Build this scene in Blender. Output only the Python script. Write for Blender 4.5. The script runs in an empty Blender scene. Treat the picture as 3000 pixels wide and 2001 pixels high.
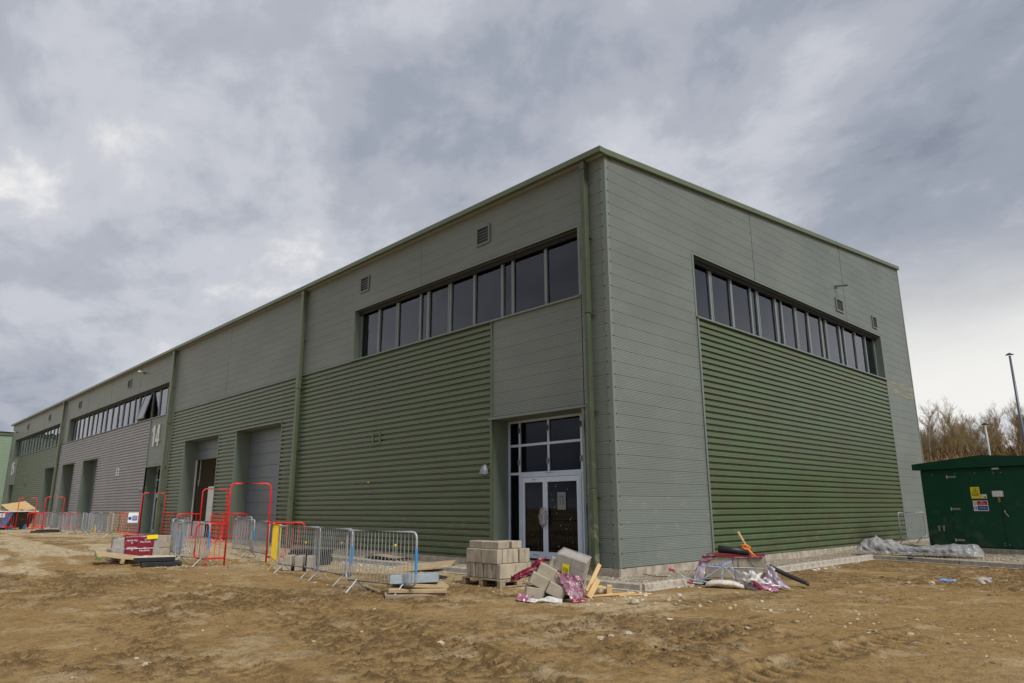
import bpy, math, random
import numpy as np
from mathutils import Matrix, Vector, noise as mnoise

random.seed(7)
SC = bpy.context.scene
COL = SC.collection
PI = math.pi
R = math.radians

# ---------------------------------------------------------------- camera
FPX, YAW, PITCH, ROLL = 2039.23, 0.80884, 0.23485, -0.00424
CAM = Vector((9.5204, -12.1736, 1.5014))
_f = Vector((-math.sin(YAW) * math.cos(PITCH), math.cos(YAW) * math.cos(PITCH), math.sin(PITCH)))
_r = _f.cross(Vector((0, 0, 1))).normalized()
_u = _r.cross(_f)
CR = math.cos(ROLL) * _r + math.sin(ROLL) * _u
CU = math.cos(ROLL) * _u - math.sin(ROLL) * _r
cam_d = bpy.data.cameras.new('camera')
cam_d.sensor_width = 36.0
cam_d.lens = FPX / 3000.0 * 36.0
cam_d.clip_start = 0.05
cam_d.clip_end = 9000
cam = bpy.data.objects.new('camera', cam_d)
COL.objects.link(cam)
cam.matrix_world = Matrix(((CR.x, CU.x, -_f.x, CAM.x), (CR.y, CU.y, -_f.y, CAM.y), (CR.z, CU.z, -_f.z, CAM.z), (0, 0, 0, 1)))
SC.camera = cam

# ---------------------------------------------------------------- sky, sun, exposure
SUN_AZ = Vector((math.cos(R(-4)), math.sin(R(-4)), 0))      # towards the sun, on the ground
SUN_EL = R(47)
SUN_STRENGTH = 2.5
SKY_STRENGTH = 0.1
w = bpy.data.worlds.new('World')
SC.world = w
w.use_nodes = True
nt = w.node_tree
nt.nodes.clear()


def N(t, typ, **kw):
    n = t.nodes.new(typ)
    for k, v in kw.items():
        setattr(n, k, v)
    return n


def LK(t, a, b):
    t.links.new(a, b)


def ramp(t, fac, stops, interp='EASE'):
    n = N(t, 'ShaderNodeValToRGB')
    n.color_ramp.interpolation = interp
    els = n.color_ramp.elements
    while len(els) < len(stops):
        els.new(0.5)
    for e, (p, c) in zip(els, stops):
        e.position = p
        e.color = (c[0], c[1], c[2], 1) if not isinstance(c, (int, float)) else (c, c, c, 1)
    if fac is not None:
        LK(t, fac, n.inputs[0])
    return n


def mth(t, op, a, b=None, c=None, clamp=False):
    n = N(t, 'ShaderNodeMath', operation=op)
    n.use_clamp = clamp
    for i, v in enumerate((a, b, c)):
        if v is None:
            continue
        if isinstance(v, (int, float)):
            n.inputs[i].default_value = v
        else:
            LK(t, v, n.inputs[i])
    return n.outputs[0]


def mixc(t, fac, a, b, blend='MIX'):
    n = N(t, 'ShaderNodeMix', data_type='RGBA', blend_type=blend)
    for i, v in ((0, fac), (6, a), (7, b)):
        if isinstance(v, (int, float)):
            n.inputs[i].default_value = v
        elif isinstance(v, (tuple, list)):
            n.inputs[i].default_value = (v[0], v[1], v[2], 1)
        else:
            LK(t, v, n.inputs[i])
    return n.outputs[2]


sky = N(nt, 'ShaderNodeTexSky', sky_type='NISHITA')
sky.sun_disc = False
sky.sun_elevation = SUN_EL
sky.sun_rotation = math.atan2(SUN_AZ.x, SUN_AZ.y)
skyc = N(nt, 'ShaderNodeVectorMath', operation='SCALE')
LK(nt, sky.outputs[0], skyc.inputs[0])
skyc.inputs['Scale'].default_value = SKY_STRENGTH
tc = N(nt, 'ShaderNodeTexCoord')
sep = N(nt, 'ShaderNodeSeparateXYZ')
LK(nt, tc.outputs['Generated'], sep.inputs[0])
_up = N(nt, 'ShaderNodeVectorMath', operation='ADD')
_up.inputs[1].default_value = (0, 0, 0.5)      # the blue of the gaps is the sky well above the horizon haze
LK(nt, tc.outputs['Generated'], _up.inputs[0])
_un = N(nt, 'ShaderNodeVectorMath', operation='NORMALIZE')
LK(nt, _up.outputs[0], _un.inputs[0])
LK(nt, _un.outputs[0], sky.inputs[0])
den = mth(nt, 'ADD', mth(nt, 'MAXIMUM', sep.outputs[2], 0.0), 0.34)
comb = N(nt, 'ShaderNodeCombineXYZ')
LK(nt, mth(nt, 'DIVIDE', sep.outputs[0], den), comb.inputs[0])
LK(nt, mth(nt, 'DIVIDE', sep.outputs[1], den), comb.inputs[1])
mp = N(nt, 'ShaderNodeMapping')
mp.inputs['Location'].default_value = (19.36, 9.97, 2.91)
mp.inputs['Rotation'].default_value = (0, 0, R(38))
mp.inputs['Scale'].default_value = (1.15, 1.45, 1)
LK(nt, comb.outputs[0], mp.inputs[0])


def wn(scale, detail, rough, dist, off):
    m2 = N(nt, 'ShaderNodeVectorMath', operation='ADD')
    m2.inputs[1].default_value = off
    LK(nt, mp.outputs[0], m2.inputs[0])
    n = N(nt, 'ShaderNodeTexNoise')
    n.inputs['Scale'].default_value = scale
    n.inputs['Detail'].default_value = detail
    n.inputs['Roughness'].default_value = rough
    n.inputs['Distortion'].default_value = dist
    LK(nt, m2.outputs[0], n.inputs['Vector'])
    return n.outputs[0]


n1 = wn(0.80, 8, 0.52, 0.15, (0, 0, 0))
n2 = wn(2.9, 9, 0.60, 0.2, (4.1, 2.2, 0))
n3 = wn(0.5, 3, 0.5, 0.1, (12.3, 16.3, 0))
cl = mth(nt, 'ADD', mth(nt, 'MULTIPLY', n1, 0.62), mth(nt, 'MULTIPLY', n2, 0.38))
cloud = ramp(nt, cl, [(0.36, (0.200, 0.228, 0.285)), (0.44, (0.280, 0.308, 0.372)), (0.50, (0.365, 0.388, 0.445)), (0.57, (0.480, 0.497, 0.545)), (0.67, (0.790, 0.780, 0.770))])
gap = ramp(nt, mth(nt, 'ADD', mth(nt, 'MULTIPLY', n3, 0.55), mth(nt, 'MULTIPLY', n1, 0.45)), [(0.60, 0.0), (0.68, 0.75)])
hz = ramp(nt, sep.outputs[2], [(0.14, 1.0), (0.36, 0.0)])
cl2 = mixc(nt, mth(nt, 'MULTIPLY', hz.outputs[0], ramp(nt, n3, [(0.42, 0.0), (0.58, 0.9)]).outputs[0]), cloud.outputs[0], (0.80, 0.79, 0.76))
fin = mixc(nt, gap.outputs[0], cl2, skyc.outputs[0])
bg = N(nt, 'ShaderNodeBackground')
LK(nt, fin, bg.inputs[0])
bg.inputs[1].default_value = 1.0
wo = N(nt, 'ShaderNodeOutputWorld')
LK(nt, bg.outputs[0], wo.inputs[0])

sun_d = bpy.data.lights.new('sun', 'SUN')
sun_d.energy = SUN_STRENGTH
sun_d.angle = R(15)
sun_d.color = (1.0, 0.97, 0.92)
sun = bpy.data.objects.new('sun', sun_d)
COL.objects.link(sun)
_sd = Vector((SUN_AZ.x * math.cos(SUN_EL), SUN_AZ.y * math.cos(SUN_EL), math.sin(SUN_EL)))
sun.rotation_euler = _sd.to_track_quat('Z', 'Y').to_euler()
sun.location = (30, -20, 40)

SC.view_settings.view_transform = 'Standard'
SC.view_settings.look = 'None'
SC.view_settings.gamma = 1
SC.view_settings.exposure = 0.24
SC.view_settings.use_curve_mapping = False
SC.render.engine = 'CYCLES'
SC.cycles.use_denoising = True
SC.cycles.max_bounces = 8
SC.cycles.transparent_max_bounces = 24

# ---------------------------------------------------------------- materials
MATS = {}


def mat(name, col, rough=0.6, metal=0.0, spec=0.5, var=0.0, vscale=3.0, vcol=None, bump=0.0, bscale=30.0, stretch=(1, 1, 1), alpha=None, dirt=None, dscale=1.5, obj=False, coat=0.0, grime=0.0):
    m = bpy.data.materials.new(name)
    m.use_nodes = True
    t = m.node_tree
    b = t.nodes['Principled BSDF']
    b.inputs['Roughness'].default_value = rough
    b.inputs['Metallic'].default_value = metal
    b.inputs['Specular IOR Level'].default_value = spec
    b.inputs['Coat Weight'].default_value = coat
    b.inputs['Base Color'].default_value = (*col, 1)
    co = N(t, 'ShaderNodeTexCoord') if obj else N(t, 'ShaderNodeNewGeometry')
    cv = co.outputs['Object'] if obj else co.outputs['Position']
    mpn = N(t, 'ShaderNodeMapping')
    mpn.inputs['Scale'].default_value = stretch
    if obj:
        oi = N(t, 'ShaderNodeObjectInfo')
        ofs = N(t, 'ShaderNodeVectorMath', operation='ADD')
        cx = N(t, 'ShaderNodeCombineXYZ')
        for k_ in range(3):
            LK(t, mth(t, 'MULTIPLY', oi.outputs['Random'], 17.0 + 31.0 * k_), cx.inputs[k_])
        LK(t, cv, ofs.inputs[0])
        LK(t, cx.outputs[0], ofs.inputs[1])
        cv = ofs.outputs[0]
    LK(t, cv, mpn.inputs[0])
    cur = None
    if var:
        n = N(t, 'ShaderNodeTexNoise')
        n.inputs['Scale'].default_value = vscale
        n.inputs['Detail'].default_value = 6
        n.inputs['Roughness'].default_value = 0.62
        LK(t, mpn.outputs[0], n.inputs['Vector'])
        v2 = vcol or tuple(c * (1 - var) for c in col)
        hi = tuple(min(1, c * (1 + var * 0.6)) for c in col)
        rp = ramp(t, n.outputs[0], [(0.33, v2), (0.67, hi)])
        cur = rp.outputs[0]
    if dirt:
        n = N(t, 'ShaderNodeTexNoise')
        n.inputs['Scale'].default_value = dscale
        n.inputs['Detail'].default_value = 9
        n.inputs['Roughness'].default_value = 0.7
        LK(t, mpn.outputs[0], n.inputs['Vector'])
        rp = ramp(t, n.outputs[0], [(dirt[1], 0.0), (dirt[2], dirt[3])])
        cur = mixc(t, rp.outputs[0], cur if cur is not None else tuple(col), dirt[0])
    if grime:
        sp = N(t, 'ShaderNodeSeparateXYZ')
        g = N(t, 'ShaderNodeNewGeometry')
        LK(t, g.outputs['Position'], sp.inputs[0])
        n = N(t, 'ShaderNodeTexNoise')
        n.inputs['Scale'].default_value = 2.2
        n.inputs['Detail'].default_value = 10
        n.inputs['Roughness'].default_value = 0.72
        mg = N(t, 'ShaderNodeMapping')
        mg.inputs['Scale'].default_value = (1, 1, 1.4)
        LK(t, g.outputs['Position'], mg.inputs[0])
        LK(t, mg.outputs[0], n.inputs['Vector'])
        hgt = ramp(t, mth(t, 'MULTIPLY', sp.outputs[2], 0.4), [(0.08, 0.16), (0.95, 0.0)], 'LINEAR')
        k = mth(t, 'ADD', n.outputs[0], hgt.outputs[0])
        rp = ramp(t, k, [(0.60, 0.0), (0.84, grime)])
        cur = mixc(t, rp.outputs[0], cur if cur is not None else tuple(col), (0.42, 0.38, 0.29))
    if cur is not None:
        LK(t, cur, b.inputs['Base Color'])
    if bump:
        n = N(t, 'ShaderNodeTexNoise')
        n.inputs['Scale'].default_value = bscale
        n.inputs['Detail'].default_value = 5
        LK(t, mpn.outputs[0], n.inputs['Vector'])
        bp = N(t, 'ShaderNodeBump')
        bp.inputs['Strength'].default_value = bump
        bp.inputs['Distance'].default_value = 0.02
        LK(t, n.outputs[0], bp.inputs['Height'])
        LK(t, bp.outputs[0], b.inputs['Normal'])
    if alpha is not None:
        b.inputs['Alpha'].default_value = alpha
    MATS[name] = m
    return m


PANEL = mat('panel_grey_green', (0.160, 0.184, 0.164), 0.42, var=0.10, vscale=0.35, grime=0.12, stretch=(1, 1, 2))
PANEL_ST = mat('panel_stained', (0.160, 0.184, 0.164), 0.45, dirt=((0.36, 0.28, 0.12), 0.45, 0.65, 0.7), dscale=2.2, stretch=(1, 0.5, 5))
PANEL_DU = mat('panel_dusty', (0.160, 0.184, 0.164), 0.5, dirt=((0.42, 0.40, 0.32), 0.56, 0.72, 0.45), dscale=2.6, stretch=(1, 1, 3))
GREEN = mat('sheet_olive_green', (0.068, 0.104, 0.046), 0.38, var=0.22, vscale=0.6, vcol=(0.080, 0.098, 0.047), grime=0.16, stretch=(1, 1, 3))
LILAC = mat('sheet_warm_grey', (0.29, 0.28, 0.30), 0.45, var=0.08, vscale=0.6, grime=0.2)
TRIM = mat('trim_green', (0.098, 0.125, 0.066), 0.42, var=0.1, vscale=1.2)
PIPEG = mat('downpipe_green', (0.062, 0.080, 0.042), 0.4, var=0.12, vscale=2.0, grime=0.5)
REVEAL = mat('reveal_grey_green', (0.15, 0.185, 0.148), 0.45, var=0.08, vscale=0.8, grime=0.3)
SEAM = mat('seam_dark', (0.07, 0.082, 0.072), 0.5)
FLASH = mat('flashing_grey', (0.150, 0.180, 0.158), 0.42, var=0.06, vscale=1.0, grime=0.25)
CORNER = mat('corner_flashing', (0.160, 0.190, 0.162), 0.42, var=0.05, vscale=0.6, grime=0.4)
ROOF = mat('roof_sheet', (0.30, 0.32, 0.31), 0.5)
FRAME = mat('window_frame_grey', (0.165, 0.195, 0.19), 0.4, var=0.05)
ALU = mat('door_frame_film', (0.47, 0.54, 0.66), 0.38, var=0.06, vscale=6)
ALUD = mat('door_rail_film', (0.55, 0.62, 0.73), 0.42, var=0.06, vscale=9)
INK = mat('marker_ink', (0.03, 0.035, 0.05), 0.6)
CREAM = mat('interior_wall', (0.62, 0.57, 0.47), 0.8, var=0.05)
BOARD = mat('white_board', (0.72, 0.72, 0.70), 0.5, var=0.05)
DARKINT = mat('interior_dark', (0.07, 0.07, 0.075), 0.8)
SLATE = mat('shutter_slate', (0.125, 0.145, 0.168), 0.42, var=0.05, vscale=0.7)
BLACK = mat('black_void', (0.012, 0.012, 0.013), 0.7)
CONC = mat('concrete', (0.40, 0.35, 0.28), 0.9, var=0.3, vscale=5, bump=0.3, bscale=60, dirt=((0.20, 0.165, 0.12), 0.5, 0.72, 0.7), dscale=3)
CONC2 = mat('concrete_kerb', (0.42, 0.375, 0.31), 0.9, var=0.25, vscale=7, bump=0.25, bscale=70, dirt=((0.22, 0.18, 0.13), 0.5, 0.7, 0.65), dscale=4)
HAUNCH = mat('haunch_concrete', (0.50, 0.46, 0.40), 0.95, var=0.2, vscale=9, bump=0.6, bscale=60)
BLK1 = mat('block_concrete', (0.40, 0.345, 0.26), 0.92, var=0.22, vscale=5, bump=0.35, bscale=70, dirt=((0.17, 0.145, 0.11), 0.52, 0.7, 0.6), dscale=4.5, obj=True, stretch=(1, 1, 0.5))
BLK2 = mat('block_smooth', (0.37, 0.325, 0.25), 0.88, var=0.14, vscale=8, bump=0.25, bscale=80, obj=True)
WOOD = mat('pallet_wood', (0.46, 0.34, 0.19), 0.8, var=0.3, vscale=4, stretch=(1, 6, 6), obj=True, bump=0.2, bscale=40, dirt=((0.25, 0.19, 0.12), 0.5, 0.75, 0.6))
WOODG = mat('weathered_wood', (0.36, 0.28, 0.185), 0.85, var=0.3, vscale=4, stretch=(1, 6, 6), obj=True, bump=0.3, bscale=40, dirt=((0.16, 0.125, 0.09), 0.48, 0.72, 0.7))
WOODN = mat('fresh_timber', (0.62, 0.42, 0.19), 0.7, var=0.2, vscale=5, stretch=(1, 8, 8), obj=True)
STEEL = mat('galvanised_steel', (0.36, 0.38, 0.40), 0.5, metal=0.25, var=0.18, vscale=9, dirt=((0.33, 0.28, 0.2), 0.55, 0.8, 0.5), dscale=5)
STEELB = mat('galvanised_blue', (0.40, 0.47, 0.53), 0.42, metal=0.3, var=0.12, vscale=7)
RED = mat('red_paint', (0.80, 0.020, 0.014), 0.36, var=0.14, vscale=6, dirt=((0.35, 0.12, 0.07), 0.62, 0.8, 0.4), dscale=9)
YELLOW = mat('yellow_paint', (0.74, 0.50, 0.025), 0.42, var=0.12, vscale=6, dirt=((0.40, 0.30, 0.12), 0.6, 0.8, 0.5), dscale=8)
YELLOWP = mat('pale_yellow_paint', (0.62, 0.47, 0.13), 0.45, var=0.12, vscale=6)
BLUET = mat('blue_tape', (0.035, 0.27, 0.62), 0.4, var=0.08, vscale=10)
KIOSK = mat('kiosk_green', (0.004, 0.062, 0.033), 0.5, var=0.12, vscale=2.5, spec=0.35, bump=0.12, bscale=90, grime=0.14)
KSEAM = mat('kiosk_seam', (0.06, 0.10, 0.07), 0.6)
CHROME = mat('hinge_steel', (0.45, 0.44, 0.42), 0.35, metal=0.8)
WHITEP = mat('white_plastic', (0.72, 0.73, 0.74), 0.45)
SIGNW = mat('sign_white', (0.78, 0.79, 0.80), 0.5)
SIGNY = mat('sign_yellow', (0.80, 0.66, 0.02), 0.5)
SIGNR = mat('sign_red', (0.50, 0.02, 0.02), 0.5)
SIGNB = mat('sign_blue', (0.01, 0.06, 0.33), 0.5)
SIGNK = mat('sign_black', (0.02, 0.02, 0.02), 0.5)
SIGNG = mat('sign_grey', (0.17, 0.18, 0.185), 0.4)
LABELY = mat('label_yellow', (0.85, 0.72, 0.0), 0.45)
BURG = mat('burgundy_film', (0.215, 0.012, 0.035), 0.32, var=0.3, vscale=9, spec=0.6)
BURGW = mat('burgundy_lilac_film', (0.33, 0.17, 0.23), 0.3, var=0.3, vscale=7, vcol=(0.22, 0.06, 0.10), spec=0.6)
LILACF = mat('lilac_film', (0.52, 0.43, 0.49), 0.3, var=0.2, vscale=5, spec=0.6, alpha=0.8)
CLEARF = mat('clear_film', (0.58, 0.57, 0.56), 0.25, var=0.12, vscale=7, spec=0.7, alpha=0.28)
POLY = mat('polythene', (0.62, 0.62, 0.64), 0.25, var=0.15, vscale=4, spec=0.8, alpha=0.40, bump=0.8, bscale=14)
BAGM = mat('poly_bag', (0.66, 0.64, 0.61), 0.4, var=0.15, vscale=8, alpha=0.85)
SACK = mat('cement_sack', (0.60, 0.55, 0.47), 0.75, var=0.2, vscale=14, dirt=((0.38, 0.28, 0.17), 0.5, 0.7, 0.75), dscale=9)
RUBBER = mat('black_plastic', (0.014, 0.015, 0.018), 0.5, var=0.3, vscale=7, dirt=((0.20, 0.16, 0.11), 0.55, 0.8, 0.5), dscale=6)
ORANGE = mat('orange_webbing', (0.80, 0.23, 0.012), 0.6)
ORANGER = mat('orange_red_plastic', (0.72, 0.085, 0.02), 0.45)
BLUEM = mat('blue_metal', (0.055, 0.15, 0.42), 0.45, var=0.4, vscale=20, vcol=(0.45, 0.47, 0.48))
TOOLM = mat('tool_steel', (0.40, 0.45, 0.48), 0.42, metal=0.4, var=0.2, vscale=14)
REDG = mat('red_grip', (0.45, 0.03, 0.03), 0.5)
HANDLE = mat('tool_handle_wood', (0.52, 0.36, 0.20), 0.6, var=0.15, vscale=8)
SKIPB = mat('skip_blue', (0.02, 0.14, 0.30), 0.5, var=0.35, vscale=2.5, dirt=((0.20, 0.13, 0.07), 0.5, 0.72, 0.7), dscale=3)
SKIPD = mat('skip_dark', (0.028, 0.029, 0.03), 0.6, var=0.3, vscale=2.5, dirt=((0.17, 0.14, 0.09), 0.5, 0.72, 0.7), dscale=2)
LIGHTF = mat('bulkhead_grey', (0.16, 0.17, 0.185), 0.4)
DIGIT = mat('number_silver', (0.58, 0.59, 0.57), 0.4)
POLED = mat('pole_dark', (0.09, 0.10, 0.13), 0.4, metal=0.3)
POLEG = mat('pole_grey', (0.42, 0.45, 0.44), 0.5)
ROCK = mat('limestone', (0.45, 0.37, 0.25), 0.95, var=0.2, vscale=9, obj=True, bump=0.4, bscale=20)
STONES = mat('site_stones', (0.47, 0.39, 0.27), 0.95, var=0.35, vscale=1.3, vcol=(0.30, 0.22, 0.13))
GRAVEL = mat('grey_gravel', (0.40, 0.36, 0.29), 0.95, var=0.35, vscale=3)
CLODM = mat('mud_clods', (0.21, 0.135, 0.062), 0.95, var=0.3, vscale=2, bump=0.4, bscale=40)
BARK = mat('twig_bark', (0.270, 0.180, 0.082), 0.9, var=0.25, vscale=0.4, vcol=(0.205, 0.155, 0.056))
BARKB = mat('birch_twig', (0.22, 0.17, 0.13), 0.9, var=0.2, vscale=0.5)
BIRCH = mat('birch_trunk', (0.50, 0.46, 0.38), 0.8, var=0.3, vscale=3)
BRAM = mat('bramble_brown', (0.22, 0.130, 0.062), 0.9, var=0.35, vscale=0.5, vcol=(0.19, 0.125, 0.05))
BANKM = mat('bank_earth', (0.17, 0.105, 0.05), 0.95, var=0.4, vscale=0.6, bump=0.6, bscale=3)
DARKCL = mat('dark_cloth', (0.012, 0.018, 0.045), 0.8)
LITTER = mat('blue_litter', (0.16, 0.30, 0.62), 0.4)


def glass(name, tint, rough=0.02, gc=(0.82, 0.84, 0.94), k=1.5):
    m = bpy.data.materials.new(name)
    m.use_nodes = True
    t = m.node_tree
    t.nodes.clear()
    tr = N(t, 'ShaderNodeBsdfTransparent')
    tr.inputs[0].default_value = (*tint, 1)
    gl = N(t, 'ShaderNodeBsdfGlossy')
    gl.inputs['Roughness'].default_value = rough
    gl.inputs['Color'].default_value = (*gc, 1)
    fr = N(t, 'ShaderNodeFresnel')
    fr.inputs[0].default_value = 1.5
    mx = N(t, 'ShaderNodeMixShader')
    LK(t, mth(t, 'MULTIPLY', fr.outputs[0], k, clamp=True), mx.inputs[0])
    LK(t, tr.outputs[0], mx.inputs[1])
    LK(t, gl.outputs[0], mx.inputs[2])
    o = N(t, 'ShaderNodeOutputMaterial')
    LK(t, mx.outputs[0], o.inputs[0])
    return m


GLASS = glass('tinted_glass', (0.42, 0.43, 0.46), k=1.35)
GLASSD = glass('door_glass', (0.16, 0.16, 0.165), k=0.5)

# ---------------------------------------------------------------- mesh helpers


class MB:
    def __init__(s, M=None):
        s.v = []
        s.f = []
        s.M = M

    def add(s, vs, fs):
        o = len(s.v)
        if s.M is not None:
            vs = [s.M @ Vector(p) for p in vs]
        s.v += [tuple(p) for p in vs]
        s.f += [tuple(i + o for i in f) for f in fs]
        return s

    def box(s, x0, x1, y0, y1, z0, z1, M=None):
        vs = [(x, y, z) for z in (z0, z1) for y in (y0, y1) for x in (x0, x1)]
        if M is not None:
            vs = [M @ Vector(p) for p in vs]
        return s.add(vs, [(0, 2, 3, 1), (4, 5, 7, 6), (0, 1, 5, 4), (2, 6, 7, 3), (0, 4, 6, 2), (1, 3, 7, 5)])

    def cbox(s, x0, x1, y0, y1, z0, z1, b=0.008, M=None):
        """box with chamfered edges"""
        vs = []
        X = (x0, x1)
        Y = (y0, y1)
        Z = (z0, z1)
        idx = {}
        for i in (0, 1):
            for j in (0, 1):
                for k in (0, 1):
                    sx, sy, sz = (1 - 2 * i), (1 - 2 * j), (1 - 2 * k)
                    for a in range(3):
                        p = [X[i] + sx * b, Y[j] + sy * b, Z[k] + sz * b]
                        p[a] = (X[i], Y[j], Z[k])[a]
                        idx[(i, j, k, a)] = len(vs)
                        vs.append(tuple(p))
        fs = []
        for i in (0, 1):
            q = [idx[(i, j, k, 0)] for j, k in ((0, 0), (1, 0), (1, 1), (0, 1))]
            fs.append(tuple(q if i else q[::-1]))
            q = [idx[(j, i, k, 1)] for j, k in ((0, 0), (1, 0), (1, 1), (0, 1))]
            fs.append(tuple(q[::-1] if i else q))
            q = [idx[(j, k, i, 2)] for j, k in ((0, 0), (1, 0), (1, 1), (0, 1))]
            fs.append(tuple(q if i else q[::-1]))
        for i in (0, 1):
            for j in (0, 1):
                fs.append((idx[(i, j, 0, 0)], idx[(i, j, 1, 0)], idx[(i, j, 1, 1)], idx[(i, j, 0, 1)]))
                fs.append((idx[(i, 0, j, 0)], idx[(i, 1, j, 0)], idx[(i, 1, j, 2)], idx[(i, 0, j, 2)]))
                fs.append((idx[(0, i, j, 1)], idx[(1, i, j, 1)], idx[(1, i, j, 2)], idx[(0, i, j, 2)]))
        for i in (0, 1):
            for j in (0, 1):
                for k in (0, 1):
                    fs.append((idx[(i, j, k, 0)], idx[(i, j, k, 1)], idx[(i, j, k, 2)]))
        if M is not None:
            vs = [M @ Vector(p) for p in vs]
        return s.add(vs, fs)

    def tube(s, pts, r, n=8, closed=False, caps=True):
        pts = [Vector(p) for p in pts]
        m = len(pts)
        rr = r if isinstance(r, (list, tuple)) else [r] * m
        vs = []
        ref = None
        for i in range(m):
            a = pts[i - 1] if (i > 0 or closed) else pts[i]
            b = pts[(i + 1) % m] if (i < m - 1 or closed) else pts[i]
            d = (b - a)
            if d.length < 1e-9:
                d = Vector((0, 0, 1))
            d.normalize()
            if ref is None:
                ref = Vector((0, 0, 1)) if abs(d.z) < 0.9 else Vector((1, 0, 0))
            e1 = d.cross(ref)
            if e1.length < 1e-6:
                e1 = d.cross(Vector((1, 0.3, 0)))
            e1.normalize()
            e2 = d.cross(e1)
            ref = -e2 if False else ref
            for k in range(n):
                t = 2 * PI * k / n
                vs.append(pts[i] + rr[i] * (math.cos(t) * e1 + math.sin(t) * e2))
        fs = []
        for i in range(m if closed else m - 1):
            j = (i + 1) % m
            for k in range(n):
                l = (k + 1) % n
                fs.append((i * n + k, i * n + l, j * n + l, j * n + k))
        if caps and not closed:
            fs.append(tuple(range(n - 1, -1, -1)))
            fs.append(tuple(range((m - 1) * n, m * n)))
        return s.add(vs, fs)

    def prism(s, poly, M, d):
        """2D polygon in local xy, extruded along z 0..d, placed by M"""
        n = len(poly)
        vs = [M @ Vector((x, y, 0)) for x, y in poly] + [M @ Vector((x, y, d)) for x, y in poly]
        fs = [tuple(range(n - 1, -1, -1)), tuple(range(n, 2 * n))] + [(i, (i + 1) % n, n + (i + 1) % n, n + i) for i in range(n)]
        return s.add(vs, fs)

    def grid(s, fn, nu, nv, thick=0.0):
        vs = [fn(i / nu, j / nv) for j in range(nv + 1) for i in range(nu + 1)]
        fs = [(j * (nu + 1) + i, j * (nu + 1) + i + 1, (j + 1) * (nu + 1) + i + 1, (j + 1) * (nu + 1) + i) for j in range(nv) for i in range(nu)]
        return s.add(vs, fs)

    def build(s, name, m, parent=None, smooth=False, loc=None):
        me = bpy.data.meshes.new(name)
        me.from_pydata(s.v, [], s.f)
        me.update()
        if smooth:
            me.polygons.foreach_set('use_smooth', [True] * len(me.polygons))
        if m is not None:
            me.materials.append(m)
        o = bpy.data.objects.new(name, me)
        COL.objects.link(o)
        if parent is not None:
            o.parent = parent
        if loc is not None:
            o.location = loc
        return o


def tag(o, label=None, cat=None, group=None, kind=None):
    if label:
        o['label'] = label
    if cat:
        o['category'] = cat
    if group:
        o['group'] = group
    if kind:
        o['kind'] = kind
    return o


def thing(name, label, cat, loc=(0, 0, 0), rz=0.0, group=None, rot=None):
    o = bpy.data.objects.new(name, None)
    o.empty_display_size = 0.2
    COL.objects.link(o)
    o.location = loc
    o.rotation_euler = rot if rot is not None else (0, 0, rz)
    return tag(o, label, cat, group)


def copy_tree(o, parent=None):
    c = o.copy()
    COL.objects.link(c)
    if parent is not None:
        c.parent = parent
    for ch in list(o.children):
        copy_tree(ch, c)
    return c


def text_mesh(body, size, M, m, parent, name='lettering', depth=0.0, xs=1.0, fn=None):
    cu = bpy.data.curves.new('txt', 'FONT')
    cu.body = body
    cu.size = size
    cu.align_x = 'CENTER'
    cu.align_y = 'CENTER'
    cu.extrude = depth
    cu.resolution_u = 3
    ob = bpy.data.objects.new('txt', cu)
    COL.objects.link(ob)
    dg = bpy.context.evaluated_depsgraph_get()
    me = bpy.data.meshes.new_from_object(ob.evaluated_get(dg))
    bpy.data.objects.remove(ob)
    bpy.data.curves.remove(cu)
    for v in me.vertices:
        if fn:
            v.co = fn(v.co.x * xs, v.co.y)
        else:
            v.co = M @ Vector((v.co.x * xs, v.co.y, v.co.z))
    me.materials.clear()
    me.materials.append(m)
    o = bpy.data.objects.new(name, me)
    COL.objects.link(o)
    o.parent = parent
    return o


def fmat(x, y, z, face='f'):
    """text plane on the front (f: faces -y) or the gable (g: faces +x)"""
    if face == 'f':
        return Matrix(((1, 0, 0, x), (0, 0, -1, y), (0, 1, 0, z), (0, 0, 0, 1)))
    return Matrix(((0, 0, 1, x), (1, 0, 0, y), (0, 1, 0, z), (0, 0, 0, 1)))


def sstep(a, b, x):
    t = min(1, max(0, (x - a) / (b - a)))
    return t * t * (3 - 2 * t)


# ---------------------------------------------------------------- the ground: height, pixel rays
KERB = [(-10.0, -1.12), (1.38, -1.12), (1.36, 10.15), (2.62, 9.86), (3.82, 9.45), (5.27, 9.08), (9.0, 8.2)]


def gz(x, y=0.0):
    return 0.24 * sstep(-7, -20, x) if False else 0.24 * (1 - sstep(-20, -7, x))


def ray(px, py):
    return _f + (px - 1500) / FPX * CR - (py - 1000.5) / FPX * CU


def gp(px, py, h=0.0):
    d = ray(px, py)
    z = h
    p = CAM
    for _ in range(60):
        t = (z - CAM.z) / d.z
        p = CAM + t * d
        z = 0.6 * z + 0.4 * (gz(p.x, p.y) + h)
    return Vector((p.x, p.y, gz(p.x, p.y) + h))


def _hash(ix, iy, seed):
    h = (ix.astype(np.int64) * 374761393 + iy.astype(np.int64) * 668265263 + seed * 974711) & 0xffffffff
    h = ((h ^ (h >> 13)) * 1274126177) & 0xffffffff
    return ((h ^ (h >> 16)) & 0xffff) / 65535.0


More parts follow.
